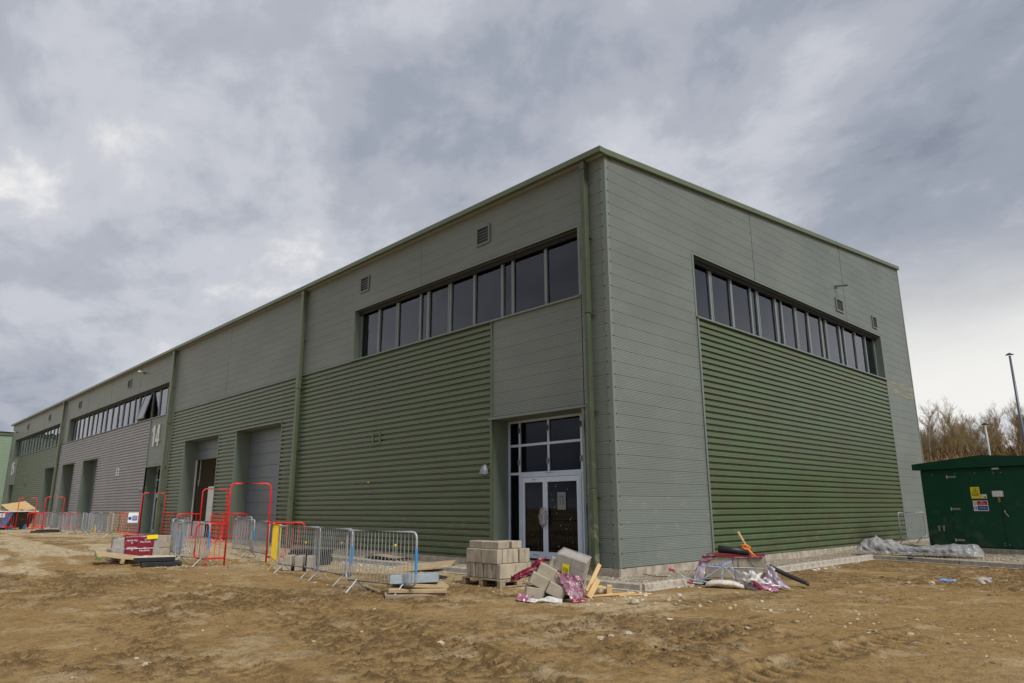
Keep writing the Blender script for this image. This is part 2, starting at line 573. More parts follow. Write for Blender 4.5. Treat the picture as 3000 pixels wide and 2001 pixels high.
def vnoise(x, y, seed=0):
    ix = np.floor(x)
    iy = np.floor(y)
    fx = x - ix
    fy = y - iy
    fx = fx * fx * fx * (fx * (fx * 6 - 15) + 10)
    fy = fy * fy * fy * (fy * (fy * 6 - 15) + 10)
    a = _hash(ix, iy, seed)
    b = _hash(ix + 1, iy, seed)
    c = _hash(ix, iy + 1, seed)
    d = _hash(ix + 1, iy + 1, seed)
    return (a * (1 - fx) + b * fx) * (1 - fy) + (c * (1 - fx) + d * fx) * fy


def fbm(x, y, s, o=4, seed=0, g=0.5):
    r = np.zeros_like(x)
    a = 1.0
    tot = 0
    for i in range(o):
        ca, sa = math.cos(0.6 * i + 0.3), math.sin(0.6 * i + 0.3)
        r += a * vnoise((x * ca - y * sa) * s + 17.3 * i, (x * sa + y * ca) * s - 9.1 * i, seed + i)
        tot += a
        a *= g
        s *= 2.03
    return r / tot


def axis(segs):
    out = [segs[0][0]]
    for a, b, n in segs:
        out += list(np.linspace(a, b, n + 1)[1:])
    return np.array(out)


def npstep(a, b, x):
    t = np.clip((x - a) / (b - a), 0, 1)
    return t * t * (3 - 2 * t)


xs = axis([(-4000, -400, 8), (-400, -90, 12), (-90, -24, 120), (-24, -11, 260), (-11, 9.5, 780), (9.5, 16, 60), (16, 60, 20), (60, 400, 10), (400, 4000, 8)])
ys = axis([(-4000, -400, 8), (-400, -60, 10), (-60, -14, 14), (-14, -11.6, 16), (-11.6, 3, 540), (3, 13, 200), (13, 24, 40), (24, 400, 16), (400, 4000, 8)])
GX, GY = np.meshgrid(xs, ys)
base = 0.24 * (1 - npstep(-20, -7, GX))
front = npstep(-1.0, -2.8, GY) * 1.0
near = (1 - npstep(9, 16, np.abs(GX - 2) * 0.6)) * (1 - npstep(13, 22, GY)) * npstep(-40, -20, GY)
churn = npstep(0.42, 0.60, fbm(GX, GY, 0.33, 4, 11))
churn2 = npstep(0.45, 0.62, fbm(GX * 0.7, GY, 0.9, 4, 31))
clod = np.maximum(fbm(GX, GY, 11.0, 3, 3, 0.65) - 0.53, 0)
clodb = np.maximum(fbm(GX, GY, 15.0, 2, 13, 0.6) - 0.58, 0)
cmask = npstep(0.40, 0.60, fbm(GX * 0.55 + GY * 0.25, GY, 0.8, 4, 11)) * npstep(0.36, 0.56, fbm(GX, GY, 0.28, 3, 31))
cm2 = 0.26 + 0.42 * cmask
rel = (fbm(GX, GY, 0.35, 3, 5) - 0.5) * 0.075 + (fbm(GX, GY, 1.5, 3, 8) - 0.5) * 0.022
H = rel + (clod * 0.22 + clodb * 0.12) * cm2 + (fbm(GX, GY, 9, 3, 21, 0.6) - 0.5) * 0.012
# tyre tracks: (x at y-line functions) each a curve y = a + b x + c x^2, with lugs
damp_shade = np.clip((npstep(0.0, 0.06, clod) * 1.2 + npstep(0.0, 0.06, clodb) * 0.6) * cm2, 0, 1) + 0.12 * cmask  # dark clods: damp mud plus their shaded sides, both put into the colour
TRP = [((60, 1770), (760, 2000), 0.9), ((330, 1745), (1180, 2000), 0.9), ((-200, 1800), (250, 2000), -0.6), ((640, 1725), (1560, 2000), 1.2), ((2960, 1700), (1650, 1990), -1.6), ((2700, 1690), (1150, 1930), -1.6), ((3100, 1790), (2180, 2000), -0.8), ((1250, 1790), (2500, 1745), 0.8), ((2380, 1730), (3000, 1690), 0.3)]
TR = []
for (pa_, pb_, cv_) in TRP:
    A_, B_ = gp(*pa_), gp(*pb_)
    d_ = Vector((B_.x - A_.x, B_.y - A_.y, 0))
    TR.append((A_.x, A_.y, d_.x / d_.length, d_.y / d_.length, d_.length, cv_))


def track(k, X, Y):
    """signed distance from the middle of tyre track k, distance along it, and how clearly it shows"""
    ax_, ay_, dx_, dy_, L_, cv_ = TR[k]
    s_ = (X - ax_) * dx_ + (Y - ay_) * dy_
    d_ = -(X - ax_) * dy_ + (Y - ay_) * dx_
    u_ = np.clip(s_ / L_, -0.6, 1.6)
    d_ = d_ - cv_ * 0.35 * 4 * u_ * (1 - u_) + (fbm(X, Y, 0.8, 2, 50 + k) - 0.5) * 0.18
    st_ = npstep(0.34, 0.50, fbm(X, Y, 0.4, 2, 70 + k)) * npstep(-0.5, -0.2, u_) * npstep(1.5, 1.25, u_)
    return d_, s_, st_


for k in range(len(TR)):
    hw = 0.23
    d, s, strength = track(k, GX, GY)
    inside = npstep(hw, hw * 0.78, np.abs(d))
    ridge = np.exp(-((np.abs(d) - hw * 1.2) / 0.08) ** 2)
    lug = npstep(-0.1, 0.35, np.sin(2 * PI * (s / 0.21 + np.abs(d) * 2.0)))
    H += strength * (inside * (-0.045 + 0.036 * lug) + ridge * (0.016 + 0.06 * np.maximum(fbm(GX, GY, 7, 3, 90 + k) - 0.42, 0)))
    damp_shade = np.maximum(damp_shade, strength * ridge * npstep(0.40, 0.60, fbm(GX, GY, 7, 3, 120 + k)))
    damp_shade = np.maximum(damp_shade, strength * inside * (1 - lug) * 1.0)  # gaps of the tread pattern coloured darker so the tracks show
# inside the kerbs: a gravel bed, level
kx = np.interp(GY, [-1.12, 10.0, 10.15], [1.30, 1.30, 1.30])
ky = np.interp(GX, [1.36, 2.62, 3.82, 5.27, 9.0, 60], [10.15, 9.86, 9.45, 9.08, 8.2, -4])
inside = ((GX < 1.32) & (GY > -1.06) & (GX > -10)) | ((GX >= 1.30) & (GY > ky + 0.04)) | ((GX < 1.32) & (GY > 0))
inside_f = inside.astype(float) * (GX > -10)
edge = np.exp(-((GY + 1.9) / 0.9) ** 2) * npstep(-24, -10, GX) * (GX < 2.4)
bedz = 0.085 + 0.10 * npstep(10.0, 13.0, GY) + (fbm(GX, GY, 7, 3, 44) - 0.5) * 0.035 + (fbm(GX, GY, 0.9, 2, 46) - 0.5) * 0.05
flat = 1 - 0.75 * edge
amp = 0.35 + 0.65 * npstep(-1.5, -5.0, GY) + 0.5 * npstep(3, 5, GX)
amp = np.clip(amp, 0.35, 1.0) * np.where(GX < -12, 0.5, 1.0)
Z = base + H * amp * flat
far = np.maximum(np.abs(GX + 20) / 60, np.abs(GY) / 60)
Z = np.where(far > 1.5, base - 0.02, Z)
Z = np.where(inside, bedz, Z)
Z = np.where((GX < -0.3) & (GY > 0.3), np.minimum(Z, 0.02), Z)
pale = npstep(0.42, 0.60, fbm(GX, GY, 0.7, 5, 61)) * np.exp(-((GY + 2.4) / 2.0) ** 2) * npstep(3.4, 1.6, GX)
pale = np.maximum(pale, npstep(0.40, 0.56, fbm(GX * 0.5, GY * 1.6, 0.6, 5, 62)) * npstep(-7, -12, GX))
pale = np.maximum(pale, npstep(0.5, 0.64, fbm(GX, GY, 1.2, 4, 64)) * np.exp(-((GX - 1.8) ** 2 + (GY + 2.2) ** 2) / 3.5))
pale = np.maximum(pale, npstep(0.62, 0.72, fbm(GX, GY, 1.7, 4, 66)) * 0.4)
pale = np.maximum(pale, np.exp(-((GX - 9.3) ** 2 + (GY + 4.0) ** 2) / 1.6))
nv, nu = GX.shape
co = np.empty((nv * nu, 3))
co[:, 0] = GX.ravel()
co[:, 1] = GY.ravel()
co[:, 2] = Z.ravel()
idx = np.arange(nv * nu).reshape(nv, nu)
q = np.stack([idx[:-1, :-1], idx[:-1, 1:], idx[1:, 1:], idx[1:, :-1]], -1).reshape(-1, 4)
me = bpy.data.meshes.new('ground')
me.vertices.add(len(co))
me.vertices.foreach_set('co', co.ravel())
me.loops.add(len(q) * 4)
me.loops.foreach_set('vertex_index', q.ravel())
me.polygons.add(len(q))
me.polygons.foreach_set('loop_start', np.arange(0, len(q) * 4, 4))
me.update()
me.polygons.foreach_set('use_smooth', np.ones(len(q), bool))
for nm, arr in (('pale', pale), ('damp_shade', np.clip(damp_shade, 0, 1) * flat), ('grav', inside_f)):
    at = me.attributes.new(nm, 'FLOAT', 'POINT')
    at.data.foreach_set('value', arr.ravel().astype(np.float32))
GM = bpy.data.materials.new('site_mud')
GM.use_nodes = True
t = GM.node_tree
b = t.nodes['Principled BSDF']
b.inputs['Roughness'].default_value = 1.0
b.inputs['Specular IOR Level'].default_value = 0.06
geo = N(t, 'ShaderNodeNewGeometry')


def tn(scale, det=6, rough=0.6):
    n = N(t, 'ShaderNodeTexNoise')
    n.inputs['Scale'].default_value = scale
    n.inputs['Detail'].default_value = det
    n.inputs['Roughness'].default_value = rough
    LK(t, geo.outputs['Position'], n.inputs['Vector'])
    return n.outputs[0]


def att(nm):
    n = N(t, 'ShaderNodeAttribute')
    n.attribute_name = nm
    return n.outputs['Fac']


c0 = ramp(t, tn(1.1, 9, 0.62), [(0.30, (0.285, 0.180, 0.074)), (0.5, (0.352, 0.230, 0.098)), (0.72, (0.415, 0.285, 0.134))]).outputs[0]
c1 = mixc(t, mth(t, 'MULTIPLY', att('damp_shade'), ramp(t, tn(9, 7, 0.7), [(0.30, 0.55), (0.55, 1.0)]).outputs[0]), c0, (0.130, 0.083, 0.038))
pk = mth(t, 'MULTIPLY', att('pale'), ramp(t, tn(6, 8, 0.75), [(0.36, 0.15), (0.56, 1.0)]).outputs[0])
c2 = mixc(t, pk, c1, (0.56, 0.46, 0.30))
spk = ramp(t, tn(38, 3, 0.6), [(0.60, 0.0), (0.68, 0.55)]).outputs[0]
c3 = mixc(t, mth(t, 'MULTIPLY', spk, 0.7), c2, (0.50, 0.41, 0.28))
dk = ramp(t, tn(22, 6, 0.72), [(0.34, 0.6), (0.48, 0.0)]).outputs[0]
c3b = mixc(t, dk, c3, (0.150, 0.098, 0.046))
dk2 = ramp(t, tn(70, 3, 0.7), [(0.36, 0.5), (0.46, 0.0)]).outputs[0]
c4 = mixc(t, dk2, c3b, (0.130, 0.085, 0.040))
gcol = ramp(t, tn(55, 3, 0.7), [(0.3, (0.16, 0.13, 0.095)), (0.5, (0.33, 0.285, 0.215)), (0.7, (0.50, 0.46, 0.38))]).outputs[0]
gmud = mixc(t, ramp(t, tn(1.6, 5), [(0.45, 0.0), (0.6, 0.7)]).outputs[0], gcol, (0.28, 0.20, 0.115))
c5 = mixc(t, att('grav'), c4, gmud)
LK(t, c5, b.inputs['Base Color'])
bp = N(t, 'ShaderNodeBump')
bp.inputs['Strength'].default_value = 0.9
bp.inputs['Distance'].default_value = 0.05
LK(t, mth(t, 'ADD', tn(14, 8, 0.68), mth(t, 'MULTIPLY', tn(60, 4, 0.6), 0.35)), bp.inputs['Height'])
LK(t, bp.outputs[0], b.inputs['Normal'])
me.materials.append(GM)
ground = bpy.data.objects.new('ground', me)
COL.objects.link(ground)
tag(ground, 'churned brown mud of the building site with tyre tracks', 'ground', kind='structure')
_Zg = Z


def gh(x, y):
    """height of the ground mesh"""
    i = int(np.clip(np.searchsorted(xs, x) - 1, 0, len(xs) - 2))
    j = int(np.clip(np.searchsorted(ys, y) - 1, 0, len(ys) - 2))
    fx = (x - xs[i]) / (xs[i + 1] - xs[i])
    fy = (y - ys[j]) / (ys[j + 1] - ys[j])
    return float((_Zg[j, i] * (1 - fx) + _Zg[j, i + 1] * fx) * (1 - fy) + (_Zg[j + 1, i] * (1 - fx) + _Zg[j + 1, i + 1] * fx) * fy)


# loose stones: too many to count, one mesh each
ICO_V = []
ph = (1 + 5 ** 0.5) / 2
for a, b_ in ((-1, ph), (1, ph), (-1, -ph), (1, -ph)):
    ICO_V.append((a, b_, 0))
for a, b_ in ((-1, ph), (1, ph), (-1, -ph), (1, -ph)):
    ICO_V.append((0, a, b_))
for a, b_ in ((-1, ph), (1, ph), (-1, -ph), (1, -ph)):
    ICO_V.append((b_, 0, a))
ICO_V = np.array(ICO_V) / math.sqrt(1 + ph * ph)
ICO_F = np.array([(0, 11, 5), (0, 5, 1), (0, 1, 7), (0, 7, 10), (0, 10, 11), (1, 5, 9), (5, 11, 4), (11, 10, 2), (10, 7, 6), (7, 1, 8), (3, 9, 4), (3, 4, 2), (3, 2, 6), (3, 6, 8), (3, 8, 9), (4, 9, 5), (2, 4, 11), (6, 2, 10), (8, 6, 7), (9, 8, 1)])
rng = np.random.default_rng(5)


def pebbles(name, pos, size, m, label, cat):
    n = len(pos)
    V = np.repeat(ICO_V[None], n, 0) * (0.5 + 0.95 * rng.random((n, 12, 1)))
    V *= (size[:, None] * (0.55 + 0.9 * rng.random((n, 3))) * np.array([1.1, 1.1, 0.6]))[:, None, :]
    a = rng.random(n) * 6.28
    ca, sa = np.cos(a)[:, None], np.sin(a)[:, None]
    x = V[:, :, 0] * ca - V[:, :, 1] * sa
    y = V[:, :, 0] * sa + V[:, :, 1] * ca
    V[:, :, 0] = x
    V[:, :, 1] = y
    V += pos[:, None, :]
    F = (ICO_F[None] + (np.arange(n) * 12)[:, None, None]).reshape(-1, 3)
    me = bpy.data.meshes.new(name)
    me.vertices.add(n * 12)
    me.vertices.foreach_set('co', V.reshape(-1))
    me.loops.add(len(F) * 3)
    me.loops.foreach_set('vertex_index', F.reshape(-1))
    me.polygons.add(len(F))
    me.polygons.foreach_set('loop_start', np.arange(0, len(F) * 3, 3))
    me.update()
    me.materials.append(m)
    o = bpy.data.objects.new(name, me)
    COL.objects.link(o)
    tag(o, label, cat, kind='stuff')
    return o


def ghv(x, y):
    i = np.clip(np.searchsorted(xs, x) - 1, 0, len(xs) - 2)
    j = np.clip(np.searchsorted(ys, y) - 1, 0, len(ys) - 2)
    fx = (x - xs[i]) / (xs[i + 1] - xs[i])
    fy = (y - ys[j]) / (ys[j + 1] - ys[j])
    return (_Zg[j, i] * (1 - fx) + _Zg[j, i + 1] * fx) * (1 - fy) + (_Zg[j + 1, i] * (1 - fx) + _Zg[j + 1, i + 1] * fx) * fy


def scatter(n, x0, x1, y0, y1, dens, smin, smax, sink=0.25, power=2.5, over=5):
    X = rng.uniform(x0, x1, n * over)
    Y = rng.uniform(y0, y1, n * over)
    k = rng.random(n * over) < dens(X, Y)
    X, Y = X[k][:n], Y[k][:n]
    S = smin + (smax - smin) * rng.random(len(X)) ** power
    return np.stack([X, Y, ghv(X, Y) + S * sink], -1), S


def d_mud(X, Y):
    f = npstep(0.42, 0.62, fbm(X, Y, 0.5, 3, 61))
    return (0.035 + 0.9 * f * np.exp(-((Y + 2.2) / 2.2) ** 2) + 0.35 * f * (X < -9)) * ((Y < -1.25) | (X > 1.55)) * (1 - ((X > 1.3) & (Y > np.interp(X, [1.36, 2.62, 3.82, 5.27, 9.0], [10.15, 9.86, 9.45, 9.08, 8.2]) - 0.15)))


P_, S_ = scatter(4600, -26, 11, -11.3, 9.5, d_mud, 0.007, 0.042, 0.05, 4.0)
pebbles('loose_stones', P_, S_, STONES, 'pale limestone stones scattered over the brown mud', 'stones')


def d_clod(X, Y):
    c = npstep(0.40, 0.60, fbm(X * 0.55 + Y * 0.25, Y, 0.8, 4, 11)) * npstep(0.36, 0.56, fbm(X, Y, 0.28, 3, 31))
    r = np.zeros_like(X)
    for k in range(len(TR)):
        d, s, st_ = track(k, X, Y)
        r = np.maximum(r, st_ * np.exp(-((np.abs(d) - 0.28) / 0.10) ** 2))
    return np.maximum(np.maximum(c * 0.55, r), 0.06) * npstep(0.38, 0.56, fbm(X, Y, 3.0, 3, 131)) * ((Y < -1.9) | (X > 2.0)) * (Y < 8.2)


P_, S_ = scatter(17000, -15, 11, -11.3, 8.2, d_clod, 0.006, 0.030, -0.12, 3.0, 9)
pebbles('mud_clods', P_, S_, CLODM, 'dark moist clods of mud thrown up by the tyres', 'mud')


def d_bed(X, Y):
    ky_ = np.interp(X, [1.36, 2.62, 3.82, 5.27, 9.0], [10.15, 9.86, 9.45, 9.08, 8.2])
    a = (X < 1.28) & (Y > -1.0) & (Y < -0.12)
    b2 = (X > 0.12) & (X < 1.28) & (Y > -1.0)
    c2 = (X >= 1.2) & (Y > ky_ + 0.15)
    return (a | b2 | c2) * (0.5 + 0.5 * npstep(0.4, 0.6, fbm(X, Y, 1.6, 2, 47)))


P_, S_ = scatter(6500, -9.5, 7, -1.0, 16, d_bed, 0.010, 0.030, 0.1, 1.5)
pebbles('kerb_gravel', P_, S_, GRAVEL, 'grey gravel filling the strip between kerb and wall', 'gravel')
# white stone spill along the outside of the kerbs
def d_spill(X, Y):
    d1 = np.exp(-((Y + 1.42) / 0.22) ** 2) * (X < 1.7) * (X > -9)
    d2 = np.exp(-((X - 1.68) / 0.2) ** 2) * (Y > -1.4) * (Y < 9.5)
    d3 = np.exp(-((X - 1.5) ** 2 + (Y + 1.75) ** 2) / 0.35)
    return (np.maximum(np.maximum(d1, d2 * 0.6), d3)) * npstep(0.35, 0.6, fbm(X, Y, 1.1, 3, 81)) * ((Y < -1.25) | (X > 1.52))


P_, S_ = scatter(3800, -9.5, 2.6, -2.6, 9.5, d_spill, 0.008, 0.05, 0.15, 3)
pebbles('stone_spill', P_, S_, mat('white_limestone', (0.55, 0.50, 0.42), 0.95, var=0.2, vscale=8), 'whitish crushed stone spilt along the outer foot of the kerb', 'gravel')

# ================================================================ the warehouse
Z0, ZE, ZS, ZT = 0.26, 9.76, 6.44, 8.19
XL, WD, SL = -76.2, 20.75, 0.0988
PIT = (ZE - Z0) / 32
RP = 0.163
wh = thing('warehouse', 'long grey-green clad industrial terrace with olive ribbed walls, strip windows and deep loading doorways', 'building')


def W3(face, a, o, z):
    return (a, -o, z) if face == 'f' else (o, a, z)


def wbox(mb, face, a0, a1, o0, o1, z0, z1):
    if face == 'f':
        return mb.box(a0, a1, -o1, -o0, z0, z1)
    return mb.box(o0, o1, a0, a1, z0, z1)


def wpart(name, face, a0, a1, o0, o1, z0, z1, m, parent=None):
    return wbox(MB(), face, a0, a1, o0, o1, z0, z1).build(name, m, parent or wh)


def roofz(face, a):
    return ZE if face == 'f' else ZE + SL * a


def plank(face, a0, a1, k, z0, z1, m=PANEL, roof=False):
    """one micro-ribbed plank; clipped to the region z0..z1 and to the sloping roof line"""
    b = Z0 + k * PIT
    pts = [(b, -0.0055), (b + 0.0025, -0.0055), (b + 0.009, 0.0)]
    nr = 8
    w_ = (PIT - 0.009) / nr
    for i in range(nr):
        zz = b + 0.009 + i * w_
        pts += [(zz + 0.5 * w_, 0.0), (zz + 0.78 * w_, -0.0045)]
        pts.append((zz + w_, 0.0))
    pts = [p for p in pts if z0 - 1e-6 <= p[0] <= z1 + 1e-6]
    if len(pts) < 2:
        return
    pts = [(max(z0, b), pts[0][1])] + pts + [(min(z1, b + PIT), pts[-1][1])]
    pts = [(pts[0][0], -0.06)] + pts + [(pts[-1][0], -0.06)]
    vs = []
    for z, o in pts:
        lo = a0
        if roof:
            lo = max(a0, (z - ZE) / SL)
        lo = min(lo, a1)
        vs += [W3(face, lo, o, z), W3(face, a1, o, z)]
    n = len(pts)
    fs = [(2 * i, 2 * i + 1, 2 * i + 3, 2 * i + 2) for i in range(n - 1)]
    MB().add(vs, fs).build('cladding_panel', m, wh)


def planks(face, a0, a1, z0, z1, roof=False, stain=None):
    k0 = int(math.floor((z0 - Z0) / PIT + 1e-4))
    k = k0
    while Z0 + k * PIT < z1 - 0.02:
        b = Z0 + k * PIT
        if roof and (b - ZE) / SL > a1 - 0.05:
            break
        plank(face, a0, a1, k, z0, z1, stain(k) if stain else PANEL, roof)
        k += 1


# --- front: upper band, split at the vertical joints
VJ = [0, -7.38, -14.78, -22.07, -29.15, -35.24, -41.29, -47.18, -54.0, -61.4, -68.8, XL]
for a, b_ in zip(VJ[1:], VJ[:-1]):
    planks('f', a + 0.006, b_ - 0.006, ZT, ZE)
WIN = [(-11.14, -0.85), (-52.2, -29.6), (-74.0, -54.6)]
for a0, a1 in [(-0.85, -0.1), (-14.78, -11.14), (-22.07, -14.79), (-29.15, -22.08), (-29.6, -29.16), (-54.0, -52.2), (-54.6, -54.01), (XL, -74.0)]:
    planks('f', a0 + 0.004, a1 - 0.004, ZS, ZT)
planks('f', -4.0, -0.85, 3.79, ZS)
planks('f', -0.83, -0.1, Z0, ZS, stain=lambda k: PANEL_DU if k < 6 else PANEL)
planks('f', -32.3, -29.15, 3.79, ZS)
planks('f', -29.6, -29.15, Z0, 3.79)
planks('f', XL, -71.3, 3.9, ZS)
planks('f', XL, -73.8, Z0, 3.9)
# --- gable
GV = [0, 7.18, 14.2, WD]
for a, b_ in zip(GV[:-1], GV[1:]):
    planks('g', max(a, 0.1) + 0.006, b_ - 0.006, ZT, 12.2, roof=True)
planks('g', 0.1, 3.68, Z0, ZT, stain=lambda k: PANEL_DU if k in (2, 3, 4) else PANEL)
planks('g', 17.55, WD - 0.03, Z0, ZT, stain=lambda k: PANEL_ST if k in (19, 20) else PANEL)
planks('g', 3.68, 17.55, ZS, ZS + 0.001)


# --- ribbed sheets
def sheet(face, a0, a1, z0, z1, m):
    pts = []
    z = z1
    n = 0
    zt = ZS - 0.06
    k0 = int(math.floor((zt - z1) / RP))
    top = zt - k0 * RP
    pts = [(z1, -0.06), (z1, 0.022)]
    zz = top
    while zz > z0 + 0.001:
        for dz, o in ((0.0, 0.022), (-0.004, -0.036), (-0.036, -0.036), (-0.062, 0.014), (-0.072, 0.022)):
            h = zz + dz
            if z0 < h < z1 - 1e-4:
                pts.append((h, o))
        zz -= RP
    pts += [(z0, pts[-1][1]), (z0, -0.06)]
    vs = []
    for z, o in pts:
        vs += [W3(face, a0, o, z), W3(face, a1, o, z)]
    MB().add(vs, [(2 * i, 2 * i + 2, 2 * i + 3, 2 * i + 1) for i in range(len(pts) - 1)]).build('ribbed_sheet', m, wh)


ZTOPS = ZS - 0.05
sheet('f', -9.4, -4.04, Z0, ZTOPS, GREEN)
sheet('f', -14.72, -9.404, Z0, ZTOPS, GREEN)
DOORS = [(-20.4, -16.16), (-26.6, -22.35), (-46.15, -42.45), (-52.2, -48.6), (-58.3, -54.66)]
ZD = 4.78
sheet('f', -16.12, -14.724, Z0, ZTOPS, GREEN)
sheet('f', -20.44, -16.124, ZD + 0.05, ZTOPS, GREEN)
sheet('f', -22.31, -20.444, Z0, ZTOPS, GREEN)
sheet('f', -26.64, -22.314, ZD + 0.05, ZTOPS, GREEN)
sheet('f', -28.62, -26.644, Z0, ZTOPS, GREEN)
sheet('f', -42.41, -32.4, Z0, ZTOPS, LILAC)
sheet('f', -46.19, -42.414, ZD + 0.05, ZTOPS, LILAC)
sheet('f', -48.56, -46.194, Z0, ZTOPS, LILAC)
sheet('f', -52.24, -48.564, ZD + 0.05, ZTOPS, LILAC)
sheet('f', -53.85, -52.244, Z0, ZTOPS, LILAC)
sheet('f', -54.62, -54.15, Z0, ZTOPS, GREEN)
sheet('f', -58.34, -54.624, ZD + 0.05, ZTOPS, GREEN)
sheet('f', -71.3, -58.344, Z0, ZTOPS, GREEN)
sheet('g', 3.75, 10.64, Z0, ZTOPS, GREEN)
sheet('g', 10.644, 17.5, Z0, ZTOPS, GREEN)
planks('f', -29.15, -28.66, Z0, ZS)
# trims of the sheets
for a0, a1, m in [(-4.04, -3.99, TRIM), (-32.4, -32.3, FLASH), (-28.68, -28.62, TRIM)]:
    wpart('edge_trim', 'f', a0, a1, -0.05, 0.034, Z0, ZTOPS, m)
wpart('edge_trim', 'g', 3.68, 3.75, -0.05, 0.032, Z0, ZTOPS, FLASH)
wpart('edge_trim', 'g', 17.5, 17.55, -0.05, 0.030, Z0, ZTOPS, FLASH)
wpart('drip_trim', 'f', -14.72, -11.2, -0.02, 0.04, ZTOPS + 0.004, ZTOPS + 0.035, FLASH)
wpart('drip_trim', 'f', -28.62, -14.724, -0.02, 0.04, ZTOPS + 0.004, ZTOPS + 0.035, FLASH)
wpart('corner_flashing', 'g', -0.008, 0.1, -0.1, 0.010, Z0 - 0.01, ZE + 0.01, CORNER)
wpart('corner_flashing', 'f', -0.14, -0.002, -0.1, 0.0085, Z0 - 0.01, ZE, CORNER)
wpart('corner_flashing', 'g', WD - 0.03, WD + 0.05, -0.1, 0.012, Z0 - 0.01, ZE + SL * WD, CORNER)
wpart('corner_flashing', 'f', XL - 0.06, XL + 0.1, -0.1, 0.012, Z0, ZE, TRIM)
for x in (-7.38, -22.07, -35.24, -41.29, -47.18, -61.4, -68.8):
    wpart('joint_strip', 'f', x - 0.03, x + 0.03, -0.01, 0.007, ZT + 0.01, ZE, FLASH)
for y in (7.18, 14.2):
    wpart('joint_strip', 'g', y - 0.010, y + 0.010, -0.01, 0.005, ZT + 0.01, ZE + SL * y, SEAM)
# screws down the corner flashings
sc = MB()
for k in range(1, 33):
    z = Z0 + k * PIT
    for (x, y) in ((0.0135, 0.075), (-0.115, -0.012)):
        sc.box(x - 0.011, x + 0.011, y - 0.011, y + 0.011, z - 0.011, z + 0.011)
o = sc.build('screws', SIGNK, wh)
tag(o, kind='stuff')
# --- roof, gutter, capping
MB().add([(XL, -0.15, ZE - 0.02), (0.05, -0.15, ZE - 0.02), (0.05, WD, ZE + SL * WD), (XL, WD, ZE + SL * WD),
          (XL, -0.15, ZE + 0.10), (0.05, -0.15, ZE + 0.10), (0.05, WD, ZE + SL * WD + 0.12), (XL, WD, ZE + SL * WD + 0.12)],
         [(0, 3, 2, 1), (4, 5, 6, 7), (0, 1, 5, 4), (1, 2, 6, 5), (2, 3, 7, 6), (3, 0, 4, 7)]).build('roof', ROOF, wh)
GPROF = [(0.0, ZE - 0.005), (0.255, ZE - 0.005), (0.268, ZE + 0.005), (0.268, ZE + 0.135), (0.19, ZE + 0.195), (0.0, ZE + 0.205)]
gx = [0.101, -12.0, -24.0, -36.0, -48.0, -60.0, -70.0, XL - 0.12]
for a, b_ in zip(gx[:-1], gx[1:]):
    vs = [((a - 0.003 if a < 0 else max(-0.05, 0.098 - max(0, 0.268 - o_) * 0.872)) if e_ else b_ + 0.003, -o_, z) for e_ in (0, 1) for o_, z in GPROF]
    n = len(GPROF)
    MB().add(vs, [tuple(range(n)), tuple(range(2 * n - 1, n - 1, -1))] + [(i, n + i, n + (i + 1) % n, (i + 1) % n) for i in range(n)]).build('gutter', TRIM, wh)
CP = [(-0.05, -0.012), (0.085, -0.012), (0.098, -0.002), (0.098, 0.135), (0.03, 0.195), (-0.05, 0.205)]
cy = [-0.268, 6.9, 13.8, WD + 0.06]
for a, b_ in zip(cy[:-1], cy[1:]):
    vs = [(o_, y, max(ZE, ZE + SL * y) + dz) for y in (a, b_ - 0.004) for o_, dz in CP]
    n = len(CP)
    if a < 0:
        ys_ = (a, 0.0, b_ - 0.004)
        vs = [(o_, y if y > a else -0.268 + (0.098 - o_) * 1.147, (ZE + SL * max(y, 0)) + dz) for y in ys_ for o_, dz in CP]
        fs = [tuple(range(n - 1, -1, -1)), tuple(range(2 * n, 3 * n))] + [(k * n + i, k * n + (i + 1) % n, (k + 1) * n + (i + 1) % n, (k + 1) * n + i) for k in range(2) for i in range(n)]
    else:
        fs = [tuple(range(n - 1, -1, -1)), tuple(range(n, 2 * n))] + [(i, (i + 1) % n, n + (i + 1) % n, n + i) for i in range(n)]
    MB().add(vs, fs).build('verge_capping', TRIM, wh)
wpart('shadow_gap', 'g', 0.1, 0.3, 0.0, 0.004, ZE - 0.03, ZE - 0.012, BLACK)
# --- plinth: concrete blocks under the cladding
x = 0.03
while x > -15:
    L_ = 0.9 + 0.02 * random.random()
    wpart('plinth_block', 'f', x - L_ + 0.008, x, -0.2, 0.045 + 0.004 * random.random(), -0.15, Z0 - 0.012, CONC)
    x -= L_
wpart('plinth_block', 'f', XL, x, -0.2, 0.045, -0.15, Z0 - 0.012, CONC)
y = -0.02
while y < WD:
    L_ = 0.9 + 0.02 * random.random()
    wpart('plinth_block', 'g', y, min(WD, y + L_ - 0.008), -0.2, 0.045 + 0.004 * random.random(), -0.15, Z0 - 0.012, CONC)
    y += L_
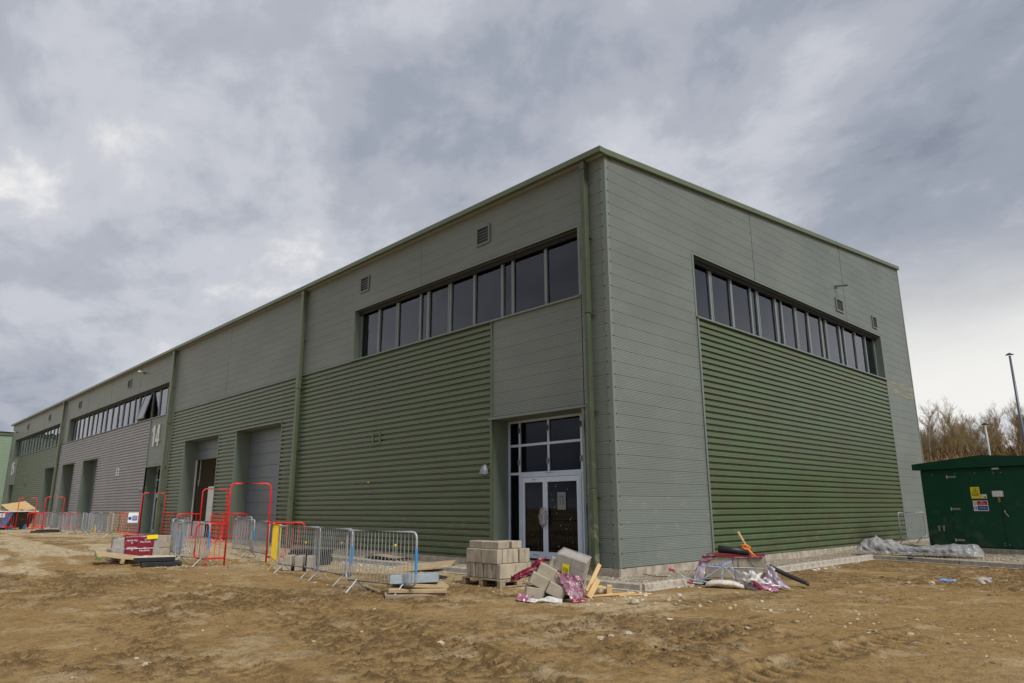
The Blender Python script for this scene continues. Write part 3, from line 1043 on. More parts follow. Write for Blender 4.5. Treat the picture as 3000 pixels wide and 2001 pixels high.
# --- hidden sides: rear and far end, floor, inner walls
wpart('rear_wall', 'f', XL, -0.06, -WD, -WD + 0.06, 0.0, ZE + SL * WD, PANEL)
MB().box(XL - 0.02, XL + 0.05, 0.06, WD - 0.06, 0, ZE).build('end_wall', PANEL, wh)
MB().box(XL + 0.06, -0.2, 0.1, WD - 0.1, 0.03, Z0 - 0.02).build('floor_slab', CONC, wh)
for xx in (-29.15, -54.0):
    MB().box(xx - 0.06, xx + 0.06, 0.65, WD - 0.1, Z0, ZE).build('party_wall', CREAM, wh)
MB().box(-29.0, -14.9, 3.9, 4.0, Z0, 6.2).build('inner_wall', CREAM, wh)
MB().box(-21.4, -21.25, 0.65, 3.88, Z0, 6.1).build('inner_wall', CREAM, wh)
MB().box(-29.0, -0.2, 0.62, 9, 6.15, 6.30).build('upper_floor', DARKINT, wh)
MB().box(-54, -29.3, 0.62, 6, 6.15, 6.30).build('upper_floor', DARKINT, wh)
MB().box(-29.0, -6.05, 7.0, 7.1, 6.31, 9.6).build('inner_wall', CREAM, wh)
MB().box(-6.0, -5.9, 7.0, WD - 0.2, 6.31, 9.6).build('inner_wall', CREAM, wh)
MB().box(-54, -29.3, 5.0, 5.1, 6.31, 9.6).build('inner_wall', CREAM, wh)
MB().box(-5.88, -0.35, 0.62, WD - 0.2, 8.35, 8.42).build('ceiling', DARKINT, wh)
MB().box(-29.0, -5.9, 0.62, 6.98, 8.35, 8.42).build('ceiling', DARKINT, wh)
MB().box(XL + 0.1, -54.1, 0.62, 6, 6.15, 6.30).build('upper_floor', DARKINT, wh)
MB().box(XL + 0.1, -54.1, 4.0, 4.1, 6.31, 9.6).build('inner_wall', DARKINT, wh)
for xx in (-3.67, -7.45):
    MB().box(xx - 0.05, xx + 0.05, 0.42, 6.95, 6.31, 8.33).build('partition', CREAM, wh)
MB().box(-6.0, -0.7, 4.5, 4.6, Z0, 6.1).build('inner_wall', DARKINT, wh)


# --- strip windows
prr = random.Random(77)
def window_strip(face, a0, a1, mull, rec, sill_col=FLASH, narrow=(), openp=None, jl=True, jr=True):
    """mull: positions of the mullions' centres, from the first frame edge to the last"""
    lo, hi = min(a0, a1), max(a0, a1)
    fr = MB()
    ww = 0.045
    for p in mull:
        wbox(fr, face, p - ww, p + ww, -rec - 0.03, -rec + 0.045, ZS + 0.05, ZT - 0.05)
    ms = sorted(mull)
    wbox(fr, face, ms[0] - ww, ms[-1] + ww, -rec - 0.03, -rec + 0.04, ZS, ZS + 0.052)
    wbox(fr, face, ms[0] - ww, ms[-1] + ww, -rec - 0.03, -rec + 0.04, ZT - 0.052, ZT - 0.002)
    f = fr.build('window_strip', FRAME, wh)
    for i, (p, q_) in enumerate(zip(ms[:-1], ms[1:])):
        if openp is not None and abs((p + q_) / 2 - openp) < 0.4:
            # casement pushed open at its lower edge
            h = ZT - ZS - 0.12
            sash = MB()
            an = R(14)
            Mx = Matrix.Translation((0, rec - 0.05 if face == 'f' else 0, ZT - 0.06)) @ Matrix.Rotation(-an, 4, 'X')
            Mx = Matrix.Translation((0, rec - 0.06, ZT - 0.06)) @ Matrix.Rotation(-an, 4, 'X')
            for (x0, x1, z0, z1) in ((p + 0.05, p + 0.11, -h, 0), (q_ - 0.11, q_ - 0.05, -h, 0), (p + 0.11, q_ - 0.11, -h, -h + 0.06), (p + 0.11, q_ - 0.11, -0.06, 0)):
                sash.box(x0, x1, -0.02, 0.03, z0, z1, M=Mx)
            sash.build('open_sash', FRAME, f)
            MB().box(p + 0.112, q_ - 0.112, 0.0, 0.006, -h + 0.062, -0.062, M=Mx).build('pane', GLASS, f)
            MB().box(p + 0.06, p + 0.075, -0.35, -0.02, -h - 0.02, -h + 0.2, M=Matrix.Translation((0, rec - 0.02, ZT - 0.06))).build('window_stay', YELLOWP, f)
            continue
        b_ = MB()
        if q_ - p > 0.6 and i % 3 == 1:        # an opening light has its own inner frame
            s_ = MB()
            for (x0, x1, z0, z1) in ((p + 0.047, p + 0.09, ZS + 0.053, ZT - 0.053), (q_ - 0.09, q_ - 0.047, ZS + 0.053, ZT - 0.053), (p + 0.09, q_ - 0.09, ZS + 0.053, ZS + 0.1), (p + 0.09, q_ - 0.09, ZT - 0.1, ZT - 0.053)):
                wbox(s_, face, x0, x1, -rec - 0.01, -rec + 0.055, z0, z1)
            s_.build('sash', FRAME, f)
        wbox(b_, face, p + 0.046, q_ - 0.046, -rec - 0.006, -rec, ZS + 0.053, ZT - 0.053)
        ta, tz = prr.uniform(-0.008, 0.008), prr.uniform(-0.010, 0.010)
        ia, io = (0, 1) if face == 'f' else (1, 0)
        nv_ = []
        for vx in b_.v:
            vx = list(vx)
            vx[io] += (vx[ia] - (p + q_) / 2) * ta + (vx[2] - (ZS + ZT) / 2) * tz
            nv_.append(tuple(vx))
        b_.v = nv_
        b_.build('pane', GLASS, f)
    # reveal: jambs, head, sill
    wpart('sill', face, lo - 0.06, hi + 0.05, -rec - 0.02, 0.065, ZS - 0.045, ZS - 0.002, sill_col, f)
    wpart('head', face, lo, hi, -rec - 0.02, 0.012, ZT, ZT + 0.02, FLASH, f)
    wpart('head_shadow_strip', face, lo, hi, -rec + 0.05, -rec + 0.12, ZT - 0.13, ZT - 0.003, BLACK, f)  # black strip put in for the deep shade under the window head
    if jl:
        wpart('jamb', face, lo - 0.07, lo, -rec - 0.02, 0.014, ZS, ZT, REVEAL, f)
    if jr:
        wpart('jamb', face, hi, hi + 0.07, -rec - 0.02, 0.014, ZS, ZT, REVEAL, f)
    return f


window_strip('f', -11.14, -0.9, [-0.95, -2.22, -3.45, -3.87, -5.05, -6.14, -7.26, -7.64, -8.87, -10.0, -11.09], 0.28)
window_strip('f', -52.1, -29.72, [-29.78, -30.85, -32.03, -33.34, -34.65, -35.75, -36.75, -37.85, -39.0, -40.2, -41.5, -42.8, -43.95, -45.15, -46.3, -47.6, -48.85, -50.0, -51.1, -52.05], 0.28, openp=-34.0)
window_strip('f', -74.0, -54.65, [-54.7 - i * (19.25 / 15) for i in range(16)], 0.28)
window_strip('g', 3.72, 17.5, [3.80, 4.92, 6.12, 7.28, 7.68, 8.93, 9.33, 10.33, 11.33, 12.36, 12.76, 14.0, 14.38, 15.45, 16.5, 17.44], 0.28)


# --- deep doorways
def doorway(x0, x1, zt, rec, name, m_front=REVEAL):
    f = MB()
    f.box(x0 - 0.05, x0, -0.03, rec + 0.06, Z0 - 0.03, zt)
    f.box(x1, x1 + 0.05, -0.03, rec + 0.06, Z0 - 0.03, zt)
    f.box(x0 - 0.05, x1 + 0.05, -0.045, rec + 0.06, zt, zt + 0.055)
    return f.build(name, m_front, wh)


def sect_door(fr, x0, x1, z0, z1, rec):
    n = max(1, int(round((z1 - z0) / 0.5)))
    h = (z1 - z0) / n
    for i in range(n):
        MB().cbox(x0 + 0.004, x1 - 0.004, rec, rec + 0.045, z0 + i * h + 0.003, z0 + (i + 1) * h - 0.003, 0.005).build('door_section', SLATE, fr)


for i, (x0, x1) in enumerate(DOORS):
    fr = doorway(x0, x1, ZD, 0.62, 'loading_doorway')
    if i == 1:
        sect_door(fr, x0, x1, 3.86, ZD - 0.01, 0.62)
        MB().box(x0, x0 + 0.05, 0.60, 0.66, Z0, 3.86).build('door_track', WHITEP, fr)
        MB().tube([(x0 + 0.25, 0.75, 3.85), (x0 + 0.27, 0.75, 2.8), (x0 + 0.18, 0.75, 2.6), (x0 + 0.1, 0.75, 2.9)], 0.012, 5).build('door_cable', WHITEP, fr)
    else:
        sect_door(fr, x0, x1, Z0, ZD - 0.01, 0.62)
    MB().box(x0, x1, 0.02, 0.62, Z0 - 0.03, Z0).build('threshold', CONC, fr)
wpart('inner_board', 'f', -26.45, -23.4, -0.72, -0.68, Z0, 0.95, BOARD)
wpart('inner_board', 'f', -24.9, -22.36, -0.74, -0.68, Z0, 2.55, BOARD)  # white panel added to stand for the daylit cream wall inside


# --- glazed entrances
def entrance(x0, x1, rec, side=0.43):
    fr = doorway(x0, x1, 3.74, rec, 'entrance_reveal')
    MB().box(x0 - 0.1, x1 + 0.1, -0.05, rec, 3.745, 3.80).build('head_flashing', FLASH, fr)
    v = [x0 + 0.035, x0 + side, x0 + 1.46, x0 + 2.55, x1 - 0.035]
    hgt = [0.29, 2.36, 3.08, 3.70]
    s = MB()
    for i, p in enumerate(v):
        s.box(p - 0.03, p + 0.03, rec - 0.03, rec + 0.05, (2.36 if i == 2 else 0.29), 3.70)
    for z in hgt[1:]:
        s.box(x0 + 0.005, x1 - 0.005, rec - 0.034, rec + 0.045, z - 0.03, z + 0.03)
    s.box(x0 + 0.005, v[1], rec - 0.034, rec + 0.045, 0.26, 0.30)
    s.box(v[1] + 0.0, v[3], rec - 0.045, rec + 0.04, 2.262, 2.328)
    s.box(v[1] + 0.031, v[1] + 0.10, rec - 0.043, rec + 0.04, 0.28, 2.262)
    s.box(v[3] - 0.10, v[3] - 0.031, rec - 0.043, rec + 0.04, 0.28, 2.262)
    s.build('screen_frame', ALU, fr)
    for (a, b_) in zip(v[:-1], v[1:]):
        if b_ - a < 0.1:
            continue
        for (z, z2) in zip(hgt[1:-1], hgt[2:]):
            MB().box(a + 0.031, b_ - 0.031, rec, rec + 0.008, z + 0.031, z2 - 0.031).build('pane', GLASSD, fr)
    if side > 0.2:
        MB().box(v[0] + 0.031, v[1] - 0.031, rec, rec + 0.008, 0.30, 2.329).build('pane', GLASSD, fr)
    MB().box(v[3] + 0.031, v[4] - 0.031, rec, rec + 0.008, 0.30, 2.329).build('pane', GLASSD, fr)
    dm = v[1] + 0.90
    for (a, b_) in ((v[1] + 0.105, dm - 0.003), (dm + 0.003, v[3] - 0.105)):
        d = MB()
        d.box(a, a + 0.075, rec - 0.035, rec + 0.02, 0.30, 2.255)
        d.box(b_ - 0.075, b_, rec - 0.035, rec + 0.02, 0.30, 2.255)
        d.box(a + 0.075, b_ - 0.075, rec - 0.034, rec + 0.019, 2.13, 2.255)
        d.box(a + 0.075, b_ - 0.075, rec - 0.034, rec + 0.019, 0.30, 0.46)
        d.build('door_leaf', ALUD, fr)
        MB().box(a + 0.076, b_ - 0.076, rec - 0.01, rec, 0.461, 2.129).build('door_pane', GLASSD, fr)
    MB().tube([(dm - 0.04, rec - 0.035, 1.42), (dm - 0.04, rec - 0.10, 1.42), (dm - 0.04, rec - 0.10, 1.12), (dm - 0.04, rec - 0.035, 1.12)], 0.013, 6).build('pull_handle', CHROME, fr)
    MB().tube([(dm + 0.04, rec - 0.035, 1.42), (dm + 0.04, rec - 0.10, 1.42), (dm + 0.04, rec - 0.10, 1.12), (dm + 0.04, rec - 0.035, 1.12)], 0.013, 6).build('pull_handle', CHROME, fr)
    for p in (v[1], v[2], v[3]):
        for z in (2.58, 3.40):
            MB().box(p - 0.035, p + 0.02, rec - 0.06, rec - 0.035, z, z + 0.13).build('packer', FLASH if z < 3 else SIGNK, fr)
    MB().box(x0, x1, 0.0, rec - 0.04, 0.10, 0.255).build('door_step', CONC, fr)
    return fr, v, dm


fr, v, dm = entrance(-4.0, -0.9, 0.6)
nx, nz = -2.13, 1.665
nb = MB().box(nx - 0.135, nx + 0.135, 0.572, 0.580, nz - 0.205, nz + 0.205).build('door_notice', SIGNG, fr)
text_mesh('Unit', 0.10, fmat(nx, 0.569, nz + 0.10), INK, wh, 'notice_lettering')
text_mesh('13', 0.17, fmat(nx, 0.569, nz - 0.03), INK, wh, 'notice_lettering')
text_mesh('HH Doors', 0.05, fmat(-3.0, 0.562, 0.38), INK, wh, 'marker_note')
text_mesh('CWF', 0.05, fmat(-3.05, 0.562, 2.19), INK, wh, 'marker_note')
text_mesh('use other door', 0.045, fmat(-2.5, 0.562, 2.362), INK, wh, 'marker_note')
# paint flecks on the door glass
fl = MB()
rr = random.Random(3)
for i in range(16):
    fx, fz = rr.uniform(-2.5, -1.72), rr.uniform(0.55, 2.05)
    h = rr.uniform(0.008, 0.03)
    fl.box(fx, fx + 0.008, 0.586, 0.5885, fz, fz + h, M=None)
tag(fl.build('paint_flecks', SIGNW, fr), kind='stuff')
entrance(-32.3, -29.62, 0.6, 0.10)
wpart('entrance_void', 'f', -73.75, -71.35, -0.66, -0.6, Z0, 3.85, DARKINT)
doorway(-73.7, -71.35, 3.85, 0.6, 'entrance_reveal')

# --- downpipes with brackets
for x, wd_, zt_ in ((-0.55, 0.14, ZE), (-14.78, 0.19, ZE), (-29.2, 0.24, ZE), (-54.0, 0.26, ZE)):
    p = MB()
    p.cbox(x - wd_ / 2, x + wd_ / 2, -0.20, -0.055, 5.9, zt_ - 0.22, 0.012)
    p.cbox(x - wd_ / 2 + 0.012, x + wd_ / 2 - 0.012, -0.19, -0.065, 1.9, 5.9, 0.012)
    p.cbox(x - wd_ / 2, x + wd_ / 2, -0.20, -0.055, 0.20, 1.9, 0.012)
    p.cbox(x - wd_ / 2 - 0.008, x + wd_ / 2 + 0.008, -0.208, -0.045, zt_ - 0.22, zt_ - 0.006, 0.01)
    d = p.build('downpipe', PIPEG if x > -1 else TRIM, wh)
    for z in (0.75, 1.72, 3.6, 5.85, 7.75):
        MB().box(x - wd_ / 2 - 0.06, x + wd_ / 2 + 0.06, -0.075, -0.012, z, z + 0.035).build('bracket', PIPEG, d)


# --- louvre vents
VENT = mat('vent_grey_green', (0.125, 0.150, 0.128), 0.45)


def louvre(face, a0, a1, z0, z1, n=5, fm=VENT, dark=BLACK):
    ca, cz = (a0 + a1) / 2, (z0 + z1) / 2
    a0, a1, z0, z1 = ca + (a0 - ca) * 0.86, ca + (a1 - ca) * 0.86, cz + (z0 - cz) * 0.86, cz + (z1 - cz) * 0.86
    f = MB()
    t_ = 0.10 * (a1 - a0)
    wbox(f, face, a0, a0 + t_, 0.0, 0.04, z0, z1)
    wbox(f, face, a1 - t_, a1, 0.0, 0.04, z0, z1)
    wbox(f, face, a0 + t_, a1 - t_, 0.0, 0.04, z0, z0 + t_)
    wbox(f, face, a0 + t_, a1 - t_, 0.0, 0.04, z1 - t_, z1)
    v_ = f.build('louvre_vent', fm, wh)
    wpart('recess', face, a0 + t_, a1 - t_, 0.0, 0.004, z0 + t_, z1 - t_, dark, v_)
    hh = (z1 - z0 - 2 * t_) / n
    for i in range(n):
        wpart('slat', face, a0 + t_, a1 - t_, 0.006, 0.018, z0 + t_ + i * hh + 0.002, z0 + t_ + i * hh + hh * 0.18, fm, v_)


louvre('f', -4.72, -4.05, 8.68, 9.33)
louvre('f', -10.9, -10.25, 8.72, 9.37)
louvre('f', -37.8, -37.0, 8.72, 9.37)
louvre('f', -49.9, -49.1, 8.72, 9.37)
louvre('f', -60.0, -59.2, 8.72, 9.37)
louvre('f', -69.0, -68.2, 8.72, 9.37)
louvre('g', 13.2, 13.98, 8.42, 9.02)
louvre('g', 16.75, 17.3, 8.40, 8.98)
louvre('f', -9.68, -9.17, 3.43, 3.90, 4, GREEN)
louvre('f', -37.9, -37.3, 3.45, 3.95, 4, WHITEP)
louvre('f', -66.0, -65.4, 3.45, 3.95, 4, GREEN)


# --- small lamps and camera
def wall_light(x, z):
    prof = [(0.0, 0.17, 0.02), (0.05, 0.16, 0.10), (0.10, 0.11, 0.17), (0.14, 0.0, 0.20)]
    vs = []
    n = 9
    for i in range(n):
        a = PI * i / (n - 1)
        for (r_, zz) in ((0.13, -0.10), (0.115, 0.0), (0.07, 0.10), (0.015, 0.16)):
            vs.append((x + r_ * math.cos(a), -0.015 - r_ * 1.35 * math.sin(a), z + zz))
    fs = [(i * 4 + k, i * 4 + k + 1, (i + 1) * 4 + k + 1, (i + 1) * 4 + k) for i in range(n - 1) for k in range(3)]
    fs.append(tuple(i * 4 for i in range(n)))
    fs.append(tuple(range(0, 4)) + ())
    l = MB().add(vs, fs).build('wall_light', LIGHTF, wh, smooth=False)
    MB().box(x - 0.11, x + 0.11, -0.14, -0.02, z - 0.118, z - 0.101).build('diffuser', SIGNG, l)


wall_light(-4.25, 2.46)
wall_light(-32.65, 2.6)
for face, a, z in (('g', 13.4, 9.42), ('f', -34.6, 9.36), ('f', -74.0, 9.0)):
    b_ = MB()
    wbox(b_, face, a - 0.04, a + 0.04, 0.0, 0.10, z - 0.10, z + 0.02)
    h = b_.build('floodlight', LIGHTF, wh)
    p0, p1 = W3(face, a, 0.06, z), W3(face, a + (0.12 if face == 'g' else 0.3), 0.42, z - 0.02)
    MB().tube([p0, p1], [0.04, 0.05], 10).build('lamp_tube', LIGHTF if face == 'g' else WHITEP, h)
MB().tube([(-9.72, -0.05, 2.30), (-9.72, -0.10, 2.30)], 0.03, 8).build('pipe_cap', mat('cap_ochre', (0.45, 0.28, 0.05), 0.5), wh)

# --- unit numbers: raised silver figures
def digit(poly_list, x, z, h, name='number_digit'):
    mb = MB()
    for poly in poly_list:
        mb.prism([(px_ * h, py_ * h) for px_, py_ in poly], fmat(x, -0.012, z), 0.045)
    mb.build(name, DIGIT, wh)


ONE = [[(0.16, 0), (0.30, 0), (0.30, 1), (0.17, 1), (0.16, 0.9)], [(0.0, 0.66), (0.16, 0.80), (0.16, 0.985), (0.0, 0.80)]]
FOUR = [[(0.30, 0), (0.43, 0), (0.43, 0.19), (0.30, 0.19)], [(0.0, 0.19), (0.52, 0.19), (0.52, 0.32), (0.0, 0.32)], [(0.30, 0.32), (0.43, 0.32), (0.43, 1), (0.30, 1)], [(0.0, 0.32), (0.15, 0.32), (0.30, 0.80), (0.30, 1.0), (0.27, 1.0)]]
FIVE = [[(0.02, 0.87), (0.48, 0.87), (0.48, 1.0), (0.02, 1.0)], [(0.02, 0.46), (0.15, 0.46), (0.15, 0.87), (0.02, 0.87)], [(0.15, 0.50), (0.42, 0.50), (0.50, 0.57), (0.40, 0.635), (0.15, 0.635)], [(0.37, 0.13), (0.50, 0.10), (0.50, 0.57), (0.42, 0.50), (0.37, 0.48)], [(0.0, 0.06), (0.06, 0.0), (0.42, 0.0), (0.50, 0.10), (0.37, 0.13), (0.0, 0.13)]]
digit(ONE, -31.75, 4.82, 1.15)
digit(FOUR, -31.15, 4.82, 1.15)
digit(ONE, -73.6, 4.82, 1.15)
digit(FIVE, -73.0, 4.82, 1.15)

# ================================================================ neighbour beyond the far end
nb = thing('neighbour_building', 'pale green clad unit standing beyond the far end of the terrace', 'building', (-86, -6, 0))
for k in range(30):
    MB().cbox(-0.1, 0.0, 0.02, 7.5, 0.3 + k * 0.312, 0.3 + (k + 1) * 0.312 - 0.006, 0.008).build('cladding_panel', mat('panel_pale_green', (0.20, 0.27, 0.19), 0.5, var=0.06) if k == 0 else MATS['panel_pale_green'], nb)
    MB().cbox(-0.1, 0.0, 7.52, 15, 0.3 + k * 0.312, 0.3 + (k + 1) * 0.312 - 0.006, 0.008).build('cladding_panel', MATS['panel_pale_green'], nb)
MB().box(-25, -0.12, 0.02, 15, 0.0, 9.6).build('core', MATS['panel_pale_green'], nb)
MB().box(-25, 0.15, -0.2, 15.2, 9.66, 9.84).build('gutter', TRIM, nb)
MB().box(0.004, 0.03, 7.48, 7.54, 0.2, 9.6).build('joint_strip', FLASH, nb)
MB().box(-24.8, 0.0, 0.0, 15.0, 9.84, 10.05).build('roof', BLACK, nb)
MB().box(-0.11, 0.02, -0.12, 0.02, 0.0, 9.6).build('corner_flashing', FLASH, nb)

# ================================================================ kerb
kb = MB()
for (a, b_) in zip(KERB[:-1], KERB[1:]):
    A, B_ = Vector((*a, 0)), Vector((*b_, 0))
    d = (B_ - A).normalized()
    n_ = Vector((d.y, -d.x, 0))
    vs = []
    for P in (A, B_):
        vs += [P + n_ * 0.09 + Vector((0, 0, -0.1)), P + n_ * 0.16 + Vector((0, 0, 0.015)), P - n_ * 0.1 + Vector((0, 0, 0.02)), P - n_ * 0.1 + Vector((0, 0, -0.1))]
    kb.add(vs, [(0, 4, 5, 1), (1, 5, 6, 2), (2, 6, 7, 3), (0, 1, 2, 3), (7, 6, 5, 4)])
kerb = kb.build('kerb', HAUNCH)
tag(kerb, 'pale concrete kerb on its bed around the corner of the warehouse', 'kerb', kind='structure')
proto = None
rr = random.Random(9)
for (a, b_) in zip(KERB[:-1], KERB[1:]):
    A, B_ = Vector((*a, 0)), Vector((*b_, 0))
    L_ = (B_ - A).length
    n_ = max(1, int(round(L_ / 0.915)))
    d = (B_ - A).normalized()
    rz = math.atan2(d.y, d.x)
    for i in range(n_):
        l = L_ / n_
        M_ = Matrix.Translation(A + d * (i * l)) @ Matrix.Rotation(rz, 4, 'Z')
        mb = MB(M_)
        h = 0.135 + rr.uniform(-0.004, 0.004)
        prof = [(-0.065, -0.02), (0.065, -0.02), (0.065, h), (-0.035, h), (-0.058, h - 0.02)]
        vs = [(x_, y_ * 1.0, z_) for x_ in (0.005, l - 0.005) for y_, z_ in prof]
        k = len(prof)
        mb.add(vs, [tuple(range(k)), tuple(range(2 * k - 1, k - 1, -1))] + [(j, k + j, k + (j + 1) % k, (j + 1) % k) for j in range(k)])
        mb.build('kerbstone', CONC2, kerb)

# ================================================================ barriers and gates
def right_of(p):
    v_ = Vector((p.x - CAM.x, p.y - CAM.y, 0)).normalized()
    return Vector((v_.y, -v_.x, 0)), v_


def lay_px(xa, xb, yg, L_, near):
    """ground position and heading of a thing of length L_ that spans pixel columns xa..xb and stands at pixel row yg"""
    c = gp((xa + xb) / 2, yg)
    rv, vv = right_of(c)
    dist = math.hypot(c.x - CAM.x, c.y - CAM.y)
    wid = (xb - xa) / FPX * dist * 0.985
    k = min(1.0, wid / L_)
    s = math.sqrt(max(0, 1 - k * k)) * (-1 if near == 'r' else 1)
    d = rv * k + vv * s
    return c, math.atan2(d.y, d.x)


def rrect(x0, x1, z0, z1, r, n=4, y=0.0):
    pts = []
    for cx, cz, a0 in ((x1 - r, z1 - r, 0), (x0 + r, z1 - r, 90), (x0 + r, z0 + r, 180), (x1 - r, z0 + r, 270)):
        for i in range(n + 1):
            a = R(a0 + 90 * i / n)
            pts.append((cx + r * math.cos(a), y, cz + r * math.sin(a)))
    return pts


MESH = {}


def make_barrier(name, L_, m, nb=18, h=1.1, tr=0.0205, brad=0.0072):
    key = (round(L_, 2), m.name, nb, h)
    if key not in MESH:
        f = MB().tube(rrect(-L_ / 2, L_ / 2, 0.2, h, 0.11), tr, 8, closed=True)
        o1 = f.build('frame', m, smooth=True)
        b_ = MB()
        for i in range(nb):
            x_ = -L_ / 2 + (i + 1) * L_ / (nb + 1)
            b_.tube([(x_, 0, 0.205), (x_, 0, h - 0.005)], brad, 5, caps=False)
        o2 = b_.build('bars', m)
        o2['kind'] = 'stuff'
        feet = []
        for sx in (-0.33, 0.33):
            g = MB()
            g.tube([(sx * L_, -0.23, 0.0), (sx * L_, 0, 0.215), (sx * L_, 0.23, 0.0)], 0.015, 6)
            feet.append(g.build('foot', m))
        MESH[key] = [o1.data, o2.data, feet[0].data, feet[1].data]
        for o_ in [o1, o2] + feet:
            bpy.data.objects.remove(o_)
    return MESH[key]


def place_barrier(c, rz, L_, m, label, group=None, nb=18, h=1.1, tape=None, name='crowd_barrier', tapes=BLUET, tilt=0.0):
    t_ = thing(name, label, 'barrier', c, rz, group)
    t_.rotation_euler = (tilt, 0, rz)
    for nm, me_ in zip(('frame', 'bars', 'foot', 'foot'), make_barrier(name, L_, m, nb, h)):
        o_ = bpy.data.objects.new(nm, me_)
        COL.objects.link(o_)
        o_.parent = t_
        if nm == 'bars':
            o_['kind'] = 'stuff'
    for tp in (tape or []):
        side, z0, z1 = tp
        x_ = side * L_ / 2
        MB().tube([(x_, 0, z0), (x_, 0, (z0 + z1) / 2), (x_, 0, z1)], [0.026, 0.024, 0.026], 8).build('tape_wrap', tapes, t_)
    return t_


def bpx(xa, xb, yg, near, label, m=STEEL, L_=2.1, **kw):
    c, rz = lay_px(xa, xb, yg, L_, near)
    return place_barrier(c, rz, L_, m, label, **kw)


bpx(1013, 1204, 1742, 'r', 'grey steel crowd barrier with bright blue wrapped end post near the block pallet', L_=2.0, tape=[(1, 0.42, 0.82)])
bpx(918, 1018.5, 1708, 'r', 'grey steel crowd barrier with a short blue strip, middle of the three-barrier run', tape=[(1, 0.45, 0.78)])
bpx(813, 922, 1686, 'r', 'grey steel crowd barrier joined to the yellow barrier, first of the three-barrier run', L_=2.3)
yb = bpx(793, 813, 1664, 'r', 'bright yellow barrier seen end-on between red walkway gate and grey barriers', m=YELLOW, L_=2.2, nb=18, name='yellow_barrier')
bpx(517, 594.5, 1656, 'r', 'grey crowd barrier with blue wrapped post beside the red walkway gate', tape=[(1, 0.45, 0.9)], L_=1.9)
bpx(494, 521, 1640, 'r', 'grey crowd barrier turned away at the corner by the wrapped paving pack', tape=[(-1, 0.5, 0.8), (1, 0.3, 0.8)], L_=2.1)
bpx(503, 540, 1626, 'l', 'grey crowd barrier closing the back of the pen by the left doorway', L_=2.1)
bpx(681.5, 733, 1629, 'r', 'grey crowd barrier with blue post standing before the closed slate door', tape=[(1, 0.5, 0.8)], L_=2.1)
bpx(733, 778, 1640, 'r', 'grey crowd barrier with pale yellow post inside the red walkway gate', tape=[(-1, 0.5, 0.8)], tapes=YELLOWP, L_=2.1)
bpx(690, 727, 1612, 'r', 'grey crowd barrier set back near the closed slate door', L_=2.1)
bpx(614, 646, 1594, 'l', 'narrow red steel barrier between the two loading doorways', m=RED, L_=1.15, nb=6, name='red_barrier')


def make_gate(c, rz, label, h=2.05, wp=1.02, wl=0.78, wr=0.9, nb=5, tr=0.024, group=None, hw=1.1):
    t_ = thing('walkway_gate', label, 'gate', c, rz, group)
    n = 5
    pts = [(-wp / 2, 0, 0)]
    r = 0.16
    for cx, a0 in ((-wp / 2 + r, 180), (wp / 2 - r, 90)):
        for i in range(n + 1):
            a = R(a0 - 90 * i / n)
            pts.append((cx + r * math.cos(a), 0, h - r + r * math.sin(a)))
    pts.append((wp / 2, 0, 0))
    MB().tube(pts, tr, 8).build('arch', RED, t_, smooth=True)
    for sgn, wl_ in ((-1, wl), (1, wr)):
        if wl_ <= 0:
            continue
        x0 = wp / 2 + 0.02
        f = MB()
        rc = 0.13
        q_ = [(sgn * x0, 0, 0.2), (sgn * (x0 + wl_ - rc), 0, 0.2)]
        for i in range(1, 5):
            a = R(-90 + 90 * i / 4)
            q_.append((sgn * (x0 + wl_ - rc + rc * math.cos(a)), 0, 0.2 + rc + rc * math.sin(a)))
        for i in range(0, 5):
            a = R(90 * i / 4)
            q_.append((sgn * (x0 + wl_ - rc + rc * math.cos(a)), 0, hw - rc + rc * math.sin(a)))
        q_.append((sgn * x0, 0, hw))
        f.tube(q_, tr * 0.92, 8)
        fo = f.build('wing_frame', RED, t_, smooth=True)
        b_ = MB()
        for i in range(nb):
            x_ = sgn * (x0 + (i + 1) * wl_ / (nb + 1))
            b_.tube([(x_, 0, 0.2), (x_, 0, hw)], 0.008, 5, caps=False)
        b_.build('bars', RED, fo)['kind'] = 'stuff'
        g = MB()
        xf = sgn * (x0 + wl_ * 0.6)
        g.tube([(xf, -0.2, 0), (xf, 0, 0.215), (xf, 0.2, 0)], 0.018, 6)
        g.build('foot', RED, t_)
    return t_


def gate_px(xa, xb, yg, label, near='l', **kw):
    c, rz = lay_px(xa, xb, yg, kw.get('wp', 1.02), near)
    return make_gate(c, rz, label, **kw)


g1 = gate_px(664, 771, 1655.5, 'tall red tubular walkway gate beside the yellow barrier', h=2.17, wp=1.06, wl=0.74, wr=0.95)
g2 = gate_px(586.5, 648, 1590, 'red tubular walkway gate in front of the open loading doorway', wp=0.96, wl=0.85, wr=0.85)
g3 = gate_px(410.5, 466, 1572.5, 'red tubular walkway gate with white and blue sign outside the number 14 entrance', wp=1.0, wl=0.82, wr=0.75)
sg = MB().box(-1.0, -0.58, -0.045, -0.036, 0.66, 1.13).build('sign_board', SIGNW, g3)
MB().prism([(0.075 * math.cos(a * PI / 8), 0.075 * math.sin(a * PI / 8)) for a in range(16)], Matrix.Translation((-0.92, -0.046, 0.86)) @ Matrix.Rotation(PI / 2, 4, 'X'), 0.004).build('sign_disc', SIGNB, sg)
MB().box(-0.82, -0.61, -0.05, -0.0455, 0.76, 0.98).build('sign_panel', SIGNB, sg)
for z in (0.92, 0.87, 0.82):
    MB().box(-0.80, -0.64, -0.053, -0.0505, z, z + 0.016).build('sign_line', SIGNW, sg)
gate_px(125.7, 171.6, 1556, 'red tubular walkway gate outside the far loading doorway of the grey unit', wp=0.98)
gate_px(52, 87, 1552, 'red tubular walkway gate behind the blue skip', wp=0.98)

